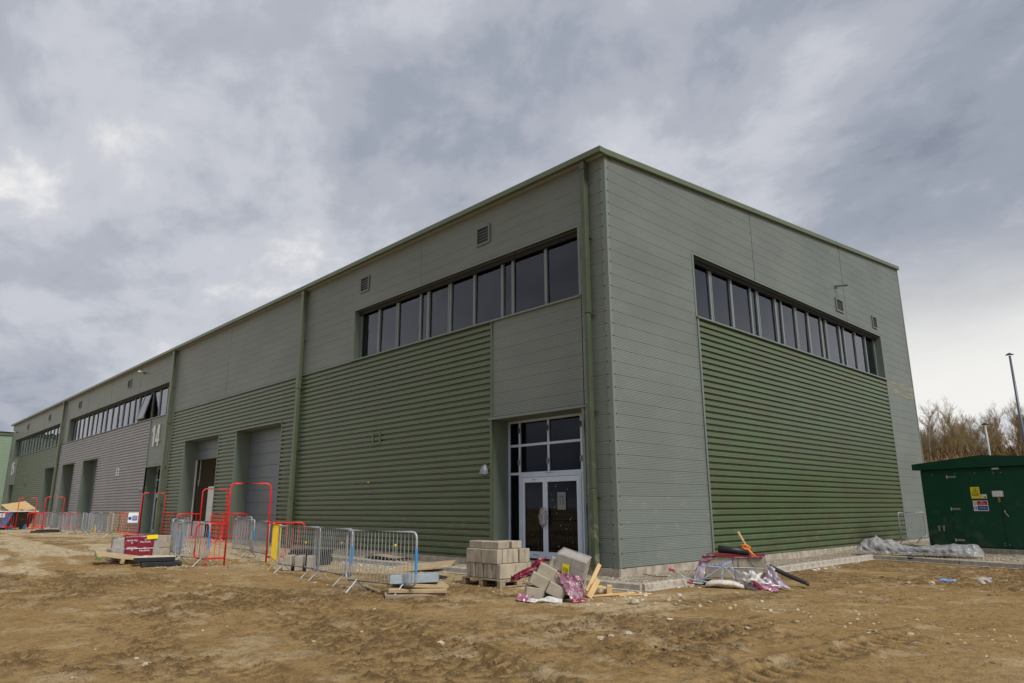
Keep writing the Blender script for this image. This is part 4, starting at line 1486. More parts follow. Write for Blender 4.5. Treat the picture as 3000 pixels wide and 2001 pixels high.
ROWL = 'plain grey crowd barrier in the row before the warm grey wall'
ROWG = 'grey barriers in a row along unit 14'
S4 = 0.1276
for xa, xb, yg, near, m, lab, grp in [
        (715, 928, 855, 'r', STEEL, ROWL, ROWG), (930, 1115, 868, 'r', STEEL, ROWL, ROWG), (1108, 1350, 892, 'r', STEEL, ROWL, ROWG), (1345, 1462, 930, 'r', STEEL, ROWL, ROWG),
        (1455, 1645, 955, 'r', STEEL, ROWL, ROWG), (1640, 1890, 972, 'r', STEEL, ROWL, ROWG), (1895, 2075, 972, 'l', STEEL, ROWL, ROWG)]:
    bpx(xa * S4, xb * S4, 1440 + yg * S4, near, lab, m=m, group=grp, L_=2.1, nb=14)
bpx(260.5, 290, 1440 + 1005 * S4, 'l', 'grey crowd barrier with blue tape and a yellow tag in the far row', tape=[(1, 0.5, 0.85)], nb=14)
bpx(289, 319, 1440 + 1040 * S4, 'r', 'grey crowd barrier next to the pale yellow one', nb=14)
bpx(318, 366, 1450 + 638 * .1914, 'r', 'pale yellow crowd barrier beside the red gate with the sign', m=YELLOWP, L_=2.0, nb=14)
c_ = gp(276, 1440 + 985 * S4)
yt = thing('yellow_marker', 'small yellow plastic marker at the foot of the far barriers', 'marker', c_)
MB().cbox(-0.14, 0.14, -0.03, 0.03, 0.0, 0.36, 0.02).build('board', YELLOW, yt)
MB().cbox(-0.08, 0.08, -0.028, 0.028, 0.36, 0.46, 0.02).build('top', YELLOW, yt)
# barrier standing by the gable end
_d = ray(2676, 1560)
_k = (16.4 - CAM.y) / _d.y
p = Vector((max(0.45, CAM.x + _d.x * _k), 16.4, 0.19))
place_barrier(p, R(83), 2.0, STEEL, 'weathered crowd barrier standing against the gable wall beside the green kiosk', nb=16)

# ================================================================ skip, pallets on it
sk_c = gp(18, 1551.5)
sk = thing('skip', 'battered blue steel skip heaped with timber and pallets', 'skip', sk_c, math.atan2(0.52, 0.85))
prof = [(-1.1, 0.12), (0.85, 0.12), (1.45, 1.15), (-1.75, 1.15)]
for sgn, nm in ((-1, 'side_panel'), (1, 'side_panel')):
    vs = [(x_, sgn * 0.86, z_) for x_, z_ in prof] + [(x_, sgn * 0.82, z_) for x_, z_ in prof]
    MB().add(vs, [(0, 1, 2, 3), (7, 6, 5, 4), (0, 4, 5, 1), (1, 5, 6, 2), (2, 6, 7, 3), (3, 7, 4, 0)]).build(nm, SKIPB, sk)
for a, b_ in ((1, 2), (0, 3)):
    (x0, z0), (x1, z1) = prof[a], prof[b_]
    dx = -0.04 if a == 1 else 0.04
    vs = [(x0, -0.815, z0), (x0, 0.815, z0), (x1, 0.815, z1), (x1, -0.815, z1), (x0 + dx, -0.815, z0), (x0 + dx, 0.815, z0), (x1 + dx, 0.815, z1), (x1 + dx, -0.815, z1)]
    MB().add(vs, [(0, 1, 2, 3), (7, 6, 5, 4), (0, 4, 5, 1), (1, 5, 6, 2), (2, 6, 7, 3), (3, 7, 4, 0)]).build('end_panel', SKIPD, sk)
MB().box(-1.08, 0.84, -0.81, 0.81, 0.12, 0.16).build('base_plate', SKIPD, sk)
rim = MB()
rim.box(-1.8, 1.5, -0.91, -0.80, 1.15, 1.22)
rim.box(-1.8, 1.5, 0.80, 0.91, 1.15, 1.22)
rim.box(1.40, 1.52, -0.799, 0.799, 1.152, 1.218)
rim.box(-1.82, -1.70, -0.799, 0.799, 1.152, 1.218)
rim.build('rim', WHITEP, sk)
for y_ in (-0.5, 0.5):
    MB().box(0.6, 0.98, y_ - 0.09, y_ + 0.09, 0.0, 0.42).build('lifting_pocket', SKIPB, sk)
MB().box(-0.95, -0.6, -0.7, 0.7, 0.0, 0.118).build('skid', SKIPD, sk)
MB().box(-0.7, 0.75, -0.868, -0.8605, 0.80, 1.06).build('name_plate', SIGNW, sk)
text_mesh('& CONCLAD', 0.2, Matrix(((1, 0, 0, 0.05), (0, 0, -1, -0.871), (0, 1, 0, 0.93), (0, 0, 0, 1))), SIGNB, sk)


def make_pallet(name, label, loc, rot, L_=1.2, W_=1.0, m=WOODG, slats=7, group=None, broken=False):
    t_ = thing(name, label, 'pallet', loc, 0, group, rot)
    sw = W_ / slats
    rr_ = random.Random(hash(label) % 1000)
    for i in range(slats):
        y0 = -W_ / 2 + i * sw
        MB().cbox(-L_ / 2, L_ / 2, y0 + 0.008, y0 + sw - 0.012, 0.118, 0.14, 0.003).build('deck_board', m, t_)
    for x_ in (-L_ / 2 + 0.05, 0.0, L_ / 2 - 0.05):
        MB().cbox(x_ - 0.05, x_ + 0.05, -W_ / 2, W_ / 2, 0.098, 0.117, 0.003).build('stringer_board', m, t_)
        MB().cbox(x_ - 0.05, x_ + 0.05, -W_ / 2, W_ / 2, 0.0, 0.02, 0.003).build('bottom_board', m, t_)
        for y_ in (-W_ / 2 + 0.07, 0, W_ / 2 - 0.07):
            MB().cbox(x_ - 0.05, x_ + 0.05, y_ - 0.07, y_ + 0.07, 0.021, 0.097, 0.004).build('spacer_block', m, t_)
    return t_


make_pallet('wooden_pallet', 'pale pallet tilted on top of the heap in the blue skip', sk_c + Vector((0.35, 0.45, 1.36)), (R(10), R(20), R(20)), L_=1.5, W_=1.5, m=WOODN, slats=10)
make_pallet('wooden_pallet', 'pale pallet lying flat under the tilted one in the blue skip', sk_c + Vector((-0.7, -0.35, 1.10)), (R(-4), R(5), R(50)), m=WOODN, slats=9)
hp = thing('rubble_heap', 'broken timber offcuts filling the blue skip', 'rubble', sk_c, 0.6)
rr = random.Random(21)
for i in range(22):
    M_ = Matrix.Translation((rr.uniform(-0.9, 0.9), rr.uniform(-0.55, 0.55), rr.uniform(0.95, 1.28))) @ Matrix.Rotation(rr.uniform(0, 3.1), 4, 'Z') @ Matrix.Rotation(rr.uniform(-0.3, 0.3), 4, 'Y')
    L_ = rr.uniform(0.3, 0.7)
    MB().box(-L_, L_, -0.05, 0.05, -0.012, 0.012, M=M_).build('offcut', rr.choice((WOODN, WOOD, WOODG)), hp)
make_pallet('wooden_pallet', 'orange-brown pallet lying on the mud beside the blue skip', gp(80, 1440 + 800 * S4) + Vector((0, 0, 0.01)), (0.0, 0.0, R(15)), m=WOODN, slats=7)
ob = thing('orange_crate', 'small orange plastic crate beside the skip', 'crate', gp(85, 1540))
for x_, s_ in ((-0.28, 0), (0.26, 0)):
    MB().box(x_, x_ + 0.02, -0.2, 0.2, 0.0, 0.32).build('side', ORANGE, ob)
for y_ in (-0.2, 0.18):
    MB().box(-0.259, 0.259, y_, y_ + 0.02, 0.0, 0.32).build('side', ORANGE, ob)
MB().box(-0.259, 0.259, -0.179, 0.179, 0.0, 0.02).build('base', RUBBER, ob)


def lump(fnr, nu, nv, base=None):
    """closed lumpy blob: fnr(theta, phi) -> vector"""
    vs = []
    for j in range(nv + 1):
        ph_ = PI * j / nv
        for i in range(nu):
            th = 2 * PI * i / nu
            vs.append(fnr(th, ph_))
    fs = [(j * nu + i, j * nu + (i + 1) % nu, (j + 1) * nu + (i + 1) % nu, (j + 1) * nu + i) for j in range(nv) for i in range(nu)]
    return vs, fs


od = thing('plastic_barrier', 'orange-red plastic barrier section slumped behind the grey barriers', 'barrier', gp(160, 1541))
for dx, hh, ww in ((-0.45, 0.80, 0.62), (0.30, 0.82, 0.55)):
    poly = [(-ww / 2, 0), (ww / 2, 0), (ww / 2, hh * 0.6), (ww * 0.36, hh * 0.88), (ww * 0.12, hh), (-ww * 0.12, hh), (-ww * 0.36, hh * 0.88), (-ww / 2, hh * 0.6)]
    rv, vv = right_of(od.location)
    a = math.atan2(rv.y, rv.x)
    M_ = Matrix.Rotation(a, 4, 'Z') @ Matrix.Translation((dx, 0.2, 0)) @ Matrix.Rotation(PI / 2, 4, 'X')
    MB().prism(poly, M_, 0.35).build('panel', ORANGER, od)
ds = thing('dark_slab', 'dark plastic sheet lying flat on the mud before the far barriers', 'sheet', gp(135, 1440 + 940 * S4))
rv, vv = right_of(ds.location)
a = math.atan2(rv.y, rv.x)
MB(Matrix.Rotation(a, 4, 'Z')).cbox(-0.75, 0.75, -0.5, 0.5, 0.0, 0.10, 0.02).build('sheet', RUBBER, ds)
MB(Matrix.Rotation(a + 0.1, 4, 'Z')).cbox(-0.5, 0.6, -0.3, 0.5, 0.10, 0.16, 0.02).build('fold', RUBBER, ds)


# ================================================================ crumpled plastic
def film(name, P00, P10, P11, P01, m, parent, amp=0.04, nu=18, nv=12, seed=0, sag=0.0, fr=7.0, zmin=None, drape=None):
    P = [Vector(p_) for p_ in (P00, P10, P11, P01)]
    nrm = (P[1] - P[0]).cross(P[3] - P[0]).normalized()

    def fn(u, v_):
        q_ = (P[0] * (1 - u) + P[1] * u) * (1 - v_) + (P[3] * (1 - u) + P[2] * u) * v_
        n1_ = mnoise.noise(Vector((u * fr * 0.5 + seed, v_ * fr * 0.5, seed * 1.3)))
        n2_ = mnoise.noise(Vector((u * fr * 1.7 + seed, v_ * fr * 1.7, seed * 2.1)))
        q_ = q_ + nrm * (amp * (n1_ * 1.4 + abs(n2_) * 0.9)) + Vector((n2_, n1_, 0)) * amp * 0.5
        q_.z -= sag * math.sin(PI * u) * math.sin(PI * v_)
        ed = min(u, 1 - u, v_, 1 - v_)
        if ed < 0.06:
            q_ = q_ + Vector((n2_, -n1_, n1_ * 0.5)) * amp * 0.8
        if zmin is not None and q_.z < zmin:
            q_.z = zmin + 0.004 + 0.01 * abs(n2_)
        return q_
    o_ = MB().grid(fn, nu, nv).build(name, m, parent, smooth=True)
    md = o_.modifiers.new('thick', 'SOLIDIFY')
    md.thickness = 0.0025
    o_['_fn'] = 1
    del o_['_fn']
    return o_, fn, nrm


def film_text(body, size, fn, nrm, u0, v0, du, dv, parent, m=SIGNW, flip=False):
    """lettering that lies on a crumpled film: text units scaled into its u and v"""
    s = -1 if flip else 1

    def place(x, y):
        u = min(0.98, max(0.02, u0 + s * x * du))
        v_ = min(0.98, max(0.02, v0 + s * y * dv))
        return fn(u, v_) + nrm * 0.005
    return text_mesh(body, size, None, m, parent, 'printed_lettering', fn=place)


# ================================================================ wrapped paving pack by the left barriers
pc = gp(395, 1641)
rv, vv = right_of(pc)
A_ = math.atan2(rv.y, rv.x)
pk = thing('paving_pack', 'pack of paving slabs in burgundy printed film with a yellow label', 'paving pack', pc, A_ + R(14))
pk.scale = (0.84, 0.84, 0.80)
# two courses of slabs stood on edge
for j, (zb, zt_) in enumerate(((0.03, 0.42), (0.43, 0.83))):
    n = 12
    for i in range(n):
        x0 = -0.80 + i * 1.26 / n
        if j == 1 and i < 1:
            continue
        MB().cbox(x0, x0 + 1.26 / n - 0.006, -0.42, 0.42, zb, zt_ - (0.02 if i < 2 else 0), 0.006).build('slab', BLK2, pk)
for zb, zt_ in ((0.03, 0.42), (0.43, 0.83)):
    MB().cbox(0.47, 0.98, -0.40, 0.42, zb, zt_ - 0.005, 0.008).build('slab', BLK1, pk)
fw, fnw, nrw = film('clear_wrap', (-0.84, -0.45, 0.03), (0.62, -0.45, 0.03), (0.62, -0.445, 0.86), (-0.84, -0.445, 0.76), CLEARF, pk, amp=0.012, seed=1)
fb, fnb, nrb = film('printed_film', (-0.46, -0.47, 0.05), (0.40, -0.47, 0.05), (0.42, -0.465, 0.875), (-0.50, -0.465, 0.85), BURG, pk, amp=0.010, seed=2)
for body, u0, v0, fl_ in (('Marshalls', 0.70, 0.72, False), ('Marshalls', 0.25, 0.80, True), ('Marshalls', 0.70, 0.36, False), ('Marshalls', 0.26, 0.50, True), ('Marshalls', 0.72, 0.06, False), ('Marshalls', 0.2, 0.14, True), ('Marshalls', 0.72, 0.955, False)):
    film_text(body, 0.085, fnb, nrb, u0, v0, 1.15, 1.25, pk, flip=fl_)
    if 0.1 < v0 < 0.9:
        ring = MB()
        for k in range(10):
            a0, a1 = 2 * PI * k / 10, 2 * PI * (k + 0.8) / 10
            du, dv = 1.15, 1.25
            cv_ = v0 + (0.075 * dv if not fl_ else -0.075 * dv)
            q_ = [fnb(u0 + r_ * math.cos(a_) * du, cv_ + r_ * math.sin(a_) * dv) + nrb * 0.005 for r_, a_ in ((0.022, a0), (0.022, a1), (0.031, a1), (0.031, a0))]
            ring.add(q_, [(0, 1, 2, 3)])
        ring.build('printed_emblem', SIGNW, pk)
MB().box(-0.5, 0.42, -0.478, -0.474, 0.41, 0.428).build('white_stripe', SIGNW, pk)
ft, fnt, nrt = film('printed_film', (-0.50, -0.465, 0.86), (0.42, -0.465, 0.88), (0.40, 0.40, 0.845), (-0.50, 0.40, 0.845), BURG, pk, amp=0.012, seed=4)
MB().box(0.22, 0.56, -0.484, -0.478, 0.71, 0.85, M=Matrix.Rotation(R(-3), 4, 'Y')).build('yellow_label', LABELY, pk)
fe, _, _ = film('clear_wrap', (0.995, -0.42, 0.02), (0.995, 0.42, 0.02), (0.995, 0.42, 0.84), (0.995, -0.42, 0.84), CLEARF, pk, amp=0.01, seed=6, nu=10, nv=10)
# broken pallet in front
pp = gp(352, 1651)
make_pallet('broken_pallet', 'broken pallet with a green painted corner tilted before the burgundy paving pack', pp + Vector((0, 0, 0.06)), (R(7), R(9), A_ + R(8)), L_=1.25, W_=0.75, m=WOOD, slats=5)
gcn = bpy.data.objects['broken_pallet']
MB().cbox(-0.632, -0.52, -0.382, -0.22, 0.02, 0.099, 0.004).build('green_corner', mat('green_paint', (0.10, 0.24, 0.06), 0.6, var=0.3, vscale=20), gcn)
# black edged slabs heaped with stone dust
bs = gp(461, 1658)
for k, (dx, dy, z0, w0) in enumerate(((0.08, 0.0, 0.0, 0.95), (-0.08, 0.12, 0.115, 0.98))):
    s_ = thing('edging_slab', ('lower', 'upper')[k] + ' black edged slab by the paving pack' + (', topped with stone dust' if k else ', lying on the mud'), 'slab', bs + rv * dx + vv * dy + Vector((0, 0, z0 + 0.005)), A_ + R(3 - 5 * k))
    MB().cbox(-w0 / 2, w0 / 2, -0.3, 0.3, 0, 0.108, 0.012).build('slab', RUBBER, s_)
    if k:
        rr = np.random.default_rng(3)
        o_ = MB().grid(lambda u, v_: Vector(((u - 0.5) * w0 * 1.02, (v_ - 0.5) * 0.6, 0.110 + 0.045 * max(0, math.sin(PI * u) * math.sin(PI * v_)) ** 0.5 * (0.6 + 0.8 * mnoise.noise(Vector((u * 9, v_ * 7, 2)))))), 20, 10).build('stone_dust', mat('stone_dust', (0.50, 0.44, 0.34), 0.95, var=0.25, vscale=20, bump=0.5, bscale=60), s_)

# ================================================================ block pallet before the entrance
bx, by = -1.36, -2.16
bz = 0.015
bpal = make_pallet('block_pallet', 'weathered pallet carrying the stack of concrete blocks by the entrance', (bx, by, bz), (0, 0, R(-3)), L_=1.22, W_=1.0, m=WOODG, slats=6)
BLAB = 'weathered buff concrete block stacked on the pallet by the entrance'
BGRP = 'concrete blocks stacked on the pallet'


def block(loc, dims, rot, m, label, group, b_=0.011, name='concrete_block'):
    o_ = MB().cbox(-dims[0] / 2, dims[0] / 2, -dims[1] / 2, dims[1] / 2, -dims[2] / 2, dims[2] / 2, b_).build(name, m, loc=loc)
    o_.rotation_euler = rot
    return tag(o_, label, 'block', group)


rr = random.Random(4)
h1 = bz + 0.145
for i in range(8):
    for j in range(2):
        gapx = 0.012 if i in (3, 5) else 0.003
        block((bx - 0.5 + (i + 0.5) * 0.126, by - 0.24 + j * 0.43 + rr.uniform(-0.018, 0.01), h1 + 0.138), (0.120 - gapx, 0.42, 0.272), (0, 0, R(rr.uniform(-1.5, 1.5))), BLK1, BLAB, BGRP)
h2 = h1 + 0.278
for i in range(2):
    for j in range(6):
        if j > 3 and i == 0 and False:
            continue
        dzz = -0.004 if j > 3 else 0
        block((bx - 0.265 + i * 0.47 + (0.0 if j < 4 else 0.04), by - 0.40 + j * 0.145, h2 + 0.137 + dzz), (0.462, 0.137, 0.272), (0, 0, R(rr.uniform(-1.6, 1.6))), BLK1, BLAB, BGRP)
h3 = h2 + 0.277
TL_ = 'weathered concrete block laid flat on top of the pallet stack'
for i in range(2):
    block((bx - 0.255 + i * 0.455, by - 0.27, h3 + 0.072), (0.448, 0.29, 0.14), (0, 0, R(rr.uniform(-2, 2))), BLK1, TL_, 'blocks on top of the pallet stack')
block((bx + 0.2, by + 0.08, h3 + 0.072), (0.42, 0.29, 0.14), (0, 0, R(4)), BLK1, TL_, 'blocks on top of the pallet stack')

# ================================================================ collapsed block pile
po = gp(1618, 1757)
po.z = gh(po.x, po.y)
rv, vv = right_of(po)
PA = math.atan2(rv.y, rv.x)


def loc(u, d, h, o=None):
    return (o or po) + rv * u + vv * d + Vector((0, 0, h))


PLAB = 'loose buff concrete block tumbled in the pile beside the block pallet'
PGRP = 'loose blocks in the tumbled pile'
for (u, d, h, roll, yaw, dim) in [(-0.30, 0.05, 0.115, -7, 4, (0.31, 0.42, 0.2)), (0.06, 0.0, 0.165, -27, 3, (0.31, 0.42, 0.2)), (-0.22, 0.06, 0.315, -27, 3, (0.31, 0.42, 0.2)), (-0.09, 0.12, 0.455, -27, 2, (0.31, 0.42, 0.2)), (0.17, 0.14, 0.30, -27, 2, (0.31, 0.42, 0.2)), (0.12, 0.30, 0.52, -27, 2, (0.34, 0.42, 0.2)), (0.36, 0.3, 0.14, -12, 8, (0.31, 0.42, 0.2)), (0.05, 0.5, 0.14, 3, -10, (0.31, 0.42, 0.2)), (0.42, 0.36, 0.32, -10, 4, (0.31, 0.42, 0.2)), (0.30, 0.62, 0.38, -14, 0, (0.42, 0.31, 0.25))]:
    o_ = block(loc(u, d, h), dim, (0, R(-roll), PA + R(yaw)), BLK2, PLAB, PGRP)
# the pack still wrapped, leaning on the pile
pw = thing('wrapped_block_pack', 'film wrapped part pack of concrete blocks with a yellow label leaning on the pile', 'block pack', loc(0.36, 0.16, 0.545))
MR = Matrix.Rotation(PA + R(-14), 4, 'Z') @ Matrix.Rotation(R(17), 4, 'Y') @ Matrix.Rotation(R(12), 4, 'X')
pw.rotation_euler = MR.to_euler()
pw.scale = (0.92, 0.85, 0.86)
for i in range(2):
    for j in range(2):
        MB().cbox(-0.27 + i * 0.275, -0.27 + i * 0.275 + 0.27, -0.2, 0.2, -0.2 + j * 0.205, j * 0.205, 0.008).build('block', BLK2, pw)
film('clear_wrap', (-0.285, -0.22, -0.2), (0.285, -0.22, -0.2), (0.285, -0.215, 0.225), (-0.285, -0.215, 0.225), CLEARF, pw, amp=0.008, seed=11)
film('clear_wrap', (-0.285, -0.215, 0.222), (0.285, -0.215, 0.222), (0.285, 0.215, 0.222), (-0.285, 0.215, 0.222), CLEARF, pw, amp=0.008, seed=12)
film('clear_wrap', (-0.292, 0.215, -0.2), (-0.292, -0.218, -0.2), (-0.292, -0.218, 0.222), (-0.292, 0.215, 0.222), CLEARF, pw, amp=0.010, seed=13)
fb2, fn2, nr2 = film('printed_film', (-0.30, -0.235, -0.235), (0.31, -0.235, -0.235), (0.31, -0.232, -0.11), (-0.30, -0.232, -0.11), BURG, pw, amp=0.006, seed=14, nv=5)
film_text('ls', 0.075, fn2, nr2, 0.62, 0.55, 1.7, 6.0, pw)
film_text('ls', 0.075, fn2, nr2, 0.94, 0.3, 1.7, 6.0, pw)
lb = MB().box(-0.135, -0.01, -0.250, -0.244, -0.19, 0.075, M=Matrix.Rotation(R(-7), 4, 'Y')).build('yellow_label', LABELY, pw)
text_mesh('A1802', 0.055, Matrix.Rotation(R(-7), 4, 'Y') @ fmat(-0.105, -0.2525, -0.05) @ Matrix.Rotation(R(90), 4, 'Z'), INK, pw, 'label_lettering')
for k in range(4):
    MB().box(-0.075 + k * 0.014, -0.070 + k * 0.014, -0.2530, -0.2505, -0.15, 0.02 - 0.02 * (k % 2), M=Matrix.Rotation(R(-7), 4, 'Y')).build('label_line', INK, pw)
# torn films of the pile
fa = thing('torn_film', 'torn burgundy printed film hanging in front of the tumbled block pile', 'film', loc(0.32, -0.12, 0))
inv = lambda u, d, h: rv * u + vv * d + Vector((0, 0, h))
f1, fn1, nr1 = film('sheet', inv(-0.02, -0.22, 0.02), inv(0.22, -0.16, 0.0), inv(0.17, -0.04, 0.40), inv(-0.24, 0.0, 0.44), BURGW, fa, amp=0.045, seed=21, nu=26, nv=26, fr=9)
film_text('Marshalls', 0.09, fn1, nr1, 0.55, 0.30, 2.2, 2.2, fa)
film_text('Marshalls', 0.09, fn1, nr1, 0.62, 0.68, 2.2, 2.2, fa, flip=True)
film('hem', inv(0.0, -0.26, 0.005), inv(0.24, -0.2, 0.005), inv(0.22, -0.17, 0.05), inv(0.0, -0.22, 0.06), BURG, fa, amp=0.015, seed=22, nv=4)
fa2 = thing('torn_film', 'twisted burgundy film strip trailing from the wrapped blocks towards the pallet', 'film', loc(-0.3, 0.1, 0.3))
f3, fn3, nr3 = film('strip', inv(-0.42, -0.02, -0.02), inv(0.14, 0.0, 0.14), inv(0.20, 0.02, 0.40), inv(-0.36, 0.02, 0.08), BURG, fa2, amp=0.05, seed=23, nu=30, nv=10, fr=11)
film_text('Marshalls', 0.07, fn3, nr3, 0.72, 0.45, 1.6, 4.0, fa2)
fa3 = thing('torn_film', 'scrap of muddy burgundy and clear film on the ground at the foot of the pile', 'film', loc(-0.45, -0.2, 0.01))
film('scrap', inv(-0.15, -0.1, 0.01), inv(0.18, -0.12, 0.02), inv(0.14, 0.06, 0.07), inv(-0.12, 0.08, 0.10), BURGW, fa3, amp=0.03, seed=24)
film('clear_strip', inv(0.0, -0.16, 0.01), inv(0.6, -0.18, 0.01), inv(0.62, -0.08, 0.05), inv(0.1, -0.08, 0.04), BAGM, fa3, amp=0.03, seed=25, nu=24, nv=6)


# ================================================================ timber offcuts by the kerb
def plank_th(a, b_, w_, th, m, label, name='timber_offcut', cat='timber', twist=0.0):
    a, b_ = Vector(a), Vector(b_)
    d = b_ - a
    o_ = MB().cbox(0, d.length, -w_ / 2, w_ / 2, -th / 2, th / 2, 0.004).build(name, m, loc=a)
    o_.rotation_euler = (d.to_track_quat('X', 'Z').to_matrix() @ Matrix.Rotation(twist, 3, 'X')).to_euler()
    return tag(o_, label, cat)


plank_th(loc(0.60, 0.35, 0.10), loc(0.86, 0.75, 0.52), 0.07, 0.03, WOODN, 'fresh timber batten propped upright behind the wrapped blocks', twist=0.9)
plank_th(loc(0.66, 0.4, 0.16), loc(0.88, 0.5, 0.16), 0.09, 0.035, WOODN, 'short fresh timber piece lying level on the leaning offcut', twist=0.2)
plank_th(loc(0.62, 0.22, 0.02), loc(0.80, 0.38, 0.30), 0.10, 0.035, WOODN, 'wide fresh timber offcut leaning to the right of the pile', twist=1.2)
plank_th(loc(0.62, 0.30, 0.03), loc(1.45, 0.62, 0.05), 0.06, 0.03, WOODN, 'long thin timber batten lying flat along the kerb')
block(loc(1.0, 0.55, 0.10), (0.09, 0.12, 0.18), (0, R(3), PA), WOODN, 'upright fresh timber block on the batten by the kerb', None, 0.004, 'timber_block')
plank_th(loc(1.15, 0.5, 0.02), loc(1.75, 0.72, 0.025), 0.05, 0.02, WOODN, 'thin timber lath lying on the stones beside the kerb corner')


def rock(c, r_, seed, label, group=None, m=ROCK, flat_=0.7):
    vs, fs = lump(lambda th, ph_: Vector((math.sin(ph_) * math.cos(th), math.sin(ph_) * math.sin(th), math.cos(ph_) * flat_)) * r_ * (1 + 0.35 * mnoise.noise(Vector((math.sin(ph_) * math.cos(th) * 1.6 + seed, math.sin(ph_) * math.sin(th) * 1.6, math.cos(ph_) * 1.6))) + 0.1 * mnoise.noise(Vector((math.cos(th) * 5 + seed, math.sin(th) * 5, ph_ * 4)))), 14, 8)
    o_ = MB().add(vs, fs).build('limestone_rock', m, loc=c)
    return tag(o_, label, 'rock', group)


def on(px, py, dz=0.0):
    p_ = gp(px, py)
    return Vector((p_.x, p_.y, gh(p_.x, p_.y) + dz))


rock(on(1766, 1742, 0.05), 0.12, 1.0, 'pale angular limestone lump below the kerb beside the timber offcuts')
rock(on(1858, 1770, 0.03), 0.09, 2.0, 'whitish limestone lump on the mud in front of the kerb corner')
SMG = 'small pale limestone rock lying loose on the open mud'
for i, (x_, y_, r_) in enumerate([(1722, 1772, 0.05), (1735, 1757, 0.035), (2730, 1712, 0.09), (2760, 1728, 0.06), (2660, 1706, 0.08), (1290, 1890, 0.06), (1840, 1865, 0.07), (1760, 1880, 0.06), (1790, 1868, 0.05), (430, 1955, 0.06), (2520, 1735, 0.05), (2880, 1708, 0.07), (2050, 1780, 0.05), (1280, 1640, 0.03), (1130, 1560, 0.03)]):
    rock(on(x_, y_, r_ * 0.05), r_ * 0.72, i * 3.1, SMG, 'small rocks on the mud')

# ================================================================ boards and galvanised tray by the barriers
st = gp(1195, 1748)
rv, vv = right_of(st)
SA = math.atan2(rv.y, rv.x)
so = Vector((st.x, st.y, gh(st.x, st.y)))
for k, (u, d, z, w_, l, yaw, m) in enumerate([(0.12, 0.02, 0.03, 0.55, 1.05, 4, WOODG), (0.18, 0.06, 0.10, 0.62, 1.0, -3, WOOD), (0.30, 0.12, 0.165, 0.52, 0.75, 8, WOOD)]):
    o_ = MB().cbox(-l / 2, l / 2, -w_ / 2, w_ / 2, -0.03, 0.03, 0.006).build('timber_board', m, loc=loc(u, d, z, so))
    o_.rotation_euler = (R(2 - k), R(2 * k - 1), SA + R(yaw))
    tag(o_, ['bottom thick board of the stack under the galvanised tray', 'middle wide board of the stack under the galvanised tray', 'top short board of the stack under the galvanised tray'][k], 'board')
tr_ = thing('galvanised_tray', 'shallow galvanised steel tray lying upside down on the boards', 'tray', loc(0.12, 0.18, 0.20, so), 0, None, (R(-3), R(-2), SA + R(-4)))
b_ = MB()
b_.cbox(-0.42, 0.42, -0.3, 0.3, 0.0, 0.145, 0.008)
b_.build('shell', STEELB, tr_)
MB().cbox(-0.2, -0.1, -0.26, 0.2, 0.146, 0.156, 0.003).build('folded_lip', STEELB, tr_)
sp_ = gp(1240, 1668, 0.02)
o_ = MB().cbox(-0.75, 0.75, -0.55, 0.55, -0.018, 0.018, 0.004).build('plywood_sheet', WOOD, loc=Vector((sp_.x, sp_.y, gh(sp_.x, sp_.y) + 0.09)))
o_.rotation_euler = (R(4), R(-5), SA + R(-12))
tag(o_, 'muddy plywood sheet lying on the spoil behind the galvanised tray', 'board')
plank_th(on(1065, 1723, 0.02), on(1112, 1742, 0.03), 0.07, 0.03, WOODG, 'muddy timber stick on the ground behind the crowd barrier')
fl_ = gp(1278, 1698)
fl2 = thing('dark_film', 'dark maroon scrap of film poking out behind the galvanised tray', 'film', Vector((fl_.x, fl_.y, gh(fl_.x, fl_.y))))
film('scrap', (-0.18, -0.1, 0.02), (0.2, 0.1, 0.01), (0.15, 0.2, 0.05), (-0.2, 0.02, 0.06), RUBBER, fl2, amp=0.02, seed=31)
# stacked black trays and kerb units behind the barriers
bt = gp(905, 1655)
for k in range(6):
    o_ = MB().cbox(-0.48, 0.48, -0.35, 0.35, 0, 0.06, 0.012).build('black_tray', RUBBER, loc=Vector((bt.x + 0.02 * (k % 2), bt.y + 0.03 * (k % 3), gz(bt.x) + 0.01 + k * 0.066)))
    o_.rotation_euler = (0, 0, R(20 + 3 * (k % 3)))
    tag(o_, 'flat black plastic tray in the stack behind the crowd barriers', 'tray', 'black trays in a stack')
kc = gp(857, 1671)
for k in range(3):
    block(Vector((kc.x + 0.30 * k - 0.2, kc.y + 0.14 * k, gz(kc.x) + 0.18)), (0.20, 0.75, 0.34), (0, 0, R(55 + 3 * k)), BLK1, 'grey concrete kerb unit stood on edge behind the first crowd barrier', 'kerb units behind the barrier', 0.012, 'kerb_unit')
# plywood over a dark duct by the wall
dk = thing('ply_cover', 'plywood offcut laid over a black sheet at the foot of the green wall', 'board', (-8.0, -0.42, 0.12), R(6))
MB().cbox(-0.7, 0.7, -0.25, 0.25, 0.0, 0.03, 0.006).build('black_sheet', RUBBER, dk)
MB(Matrix.Rotation(R(4), 4, 'Y')).cbox(-0.4, 0.55, -0.2, 0.22, 0.05, 0.07, 0.004).build('plywood', WOOD, dk)
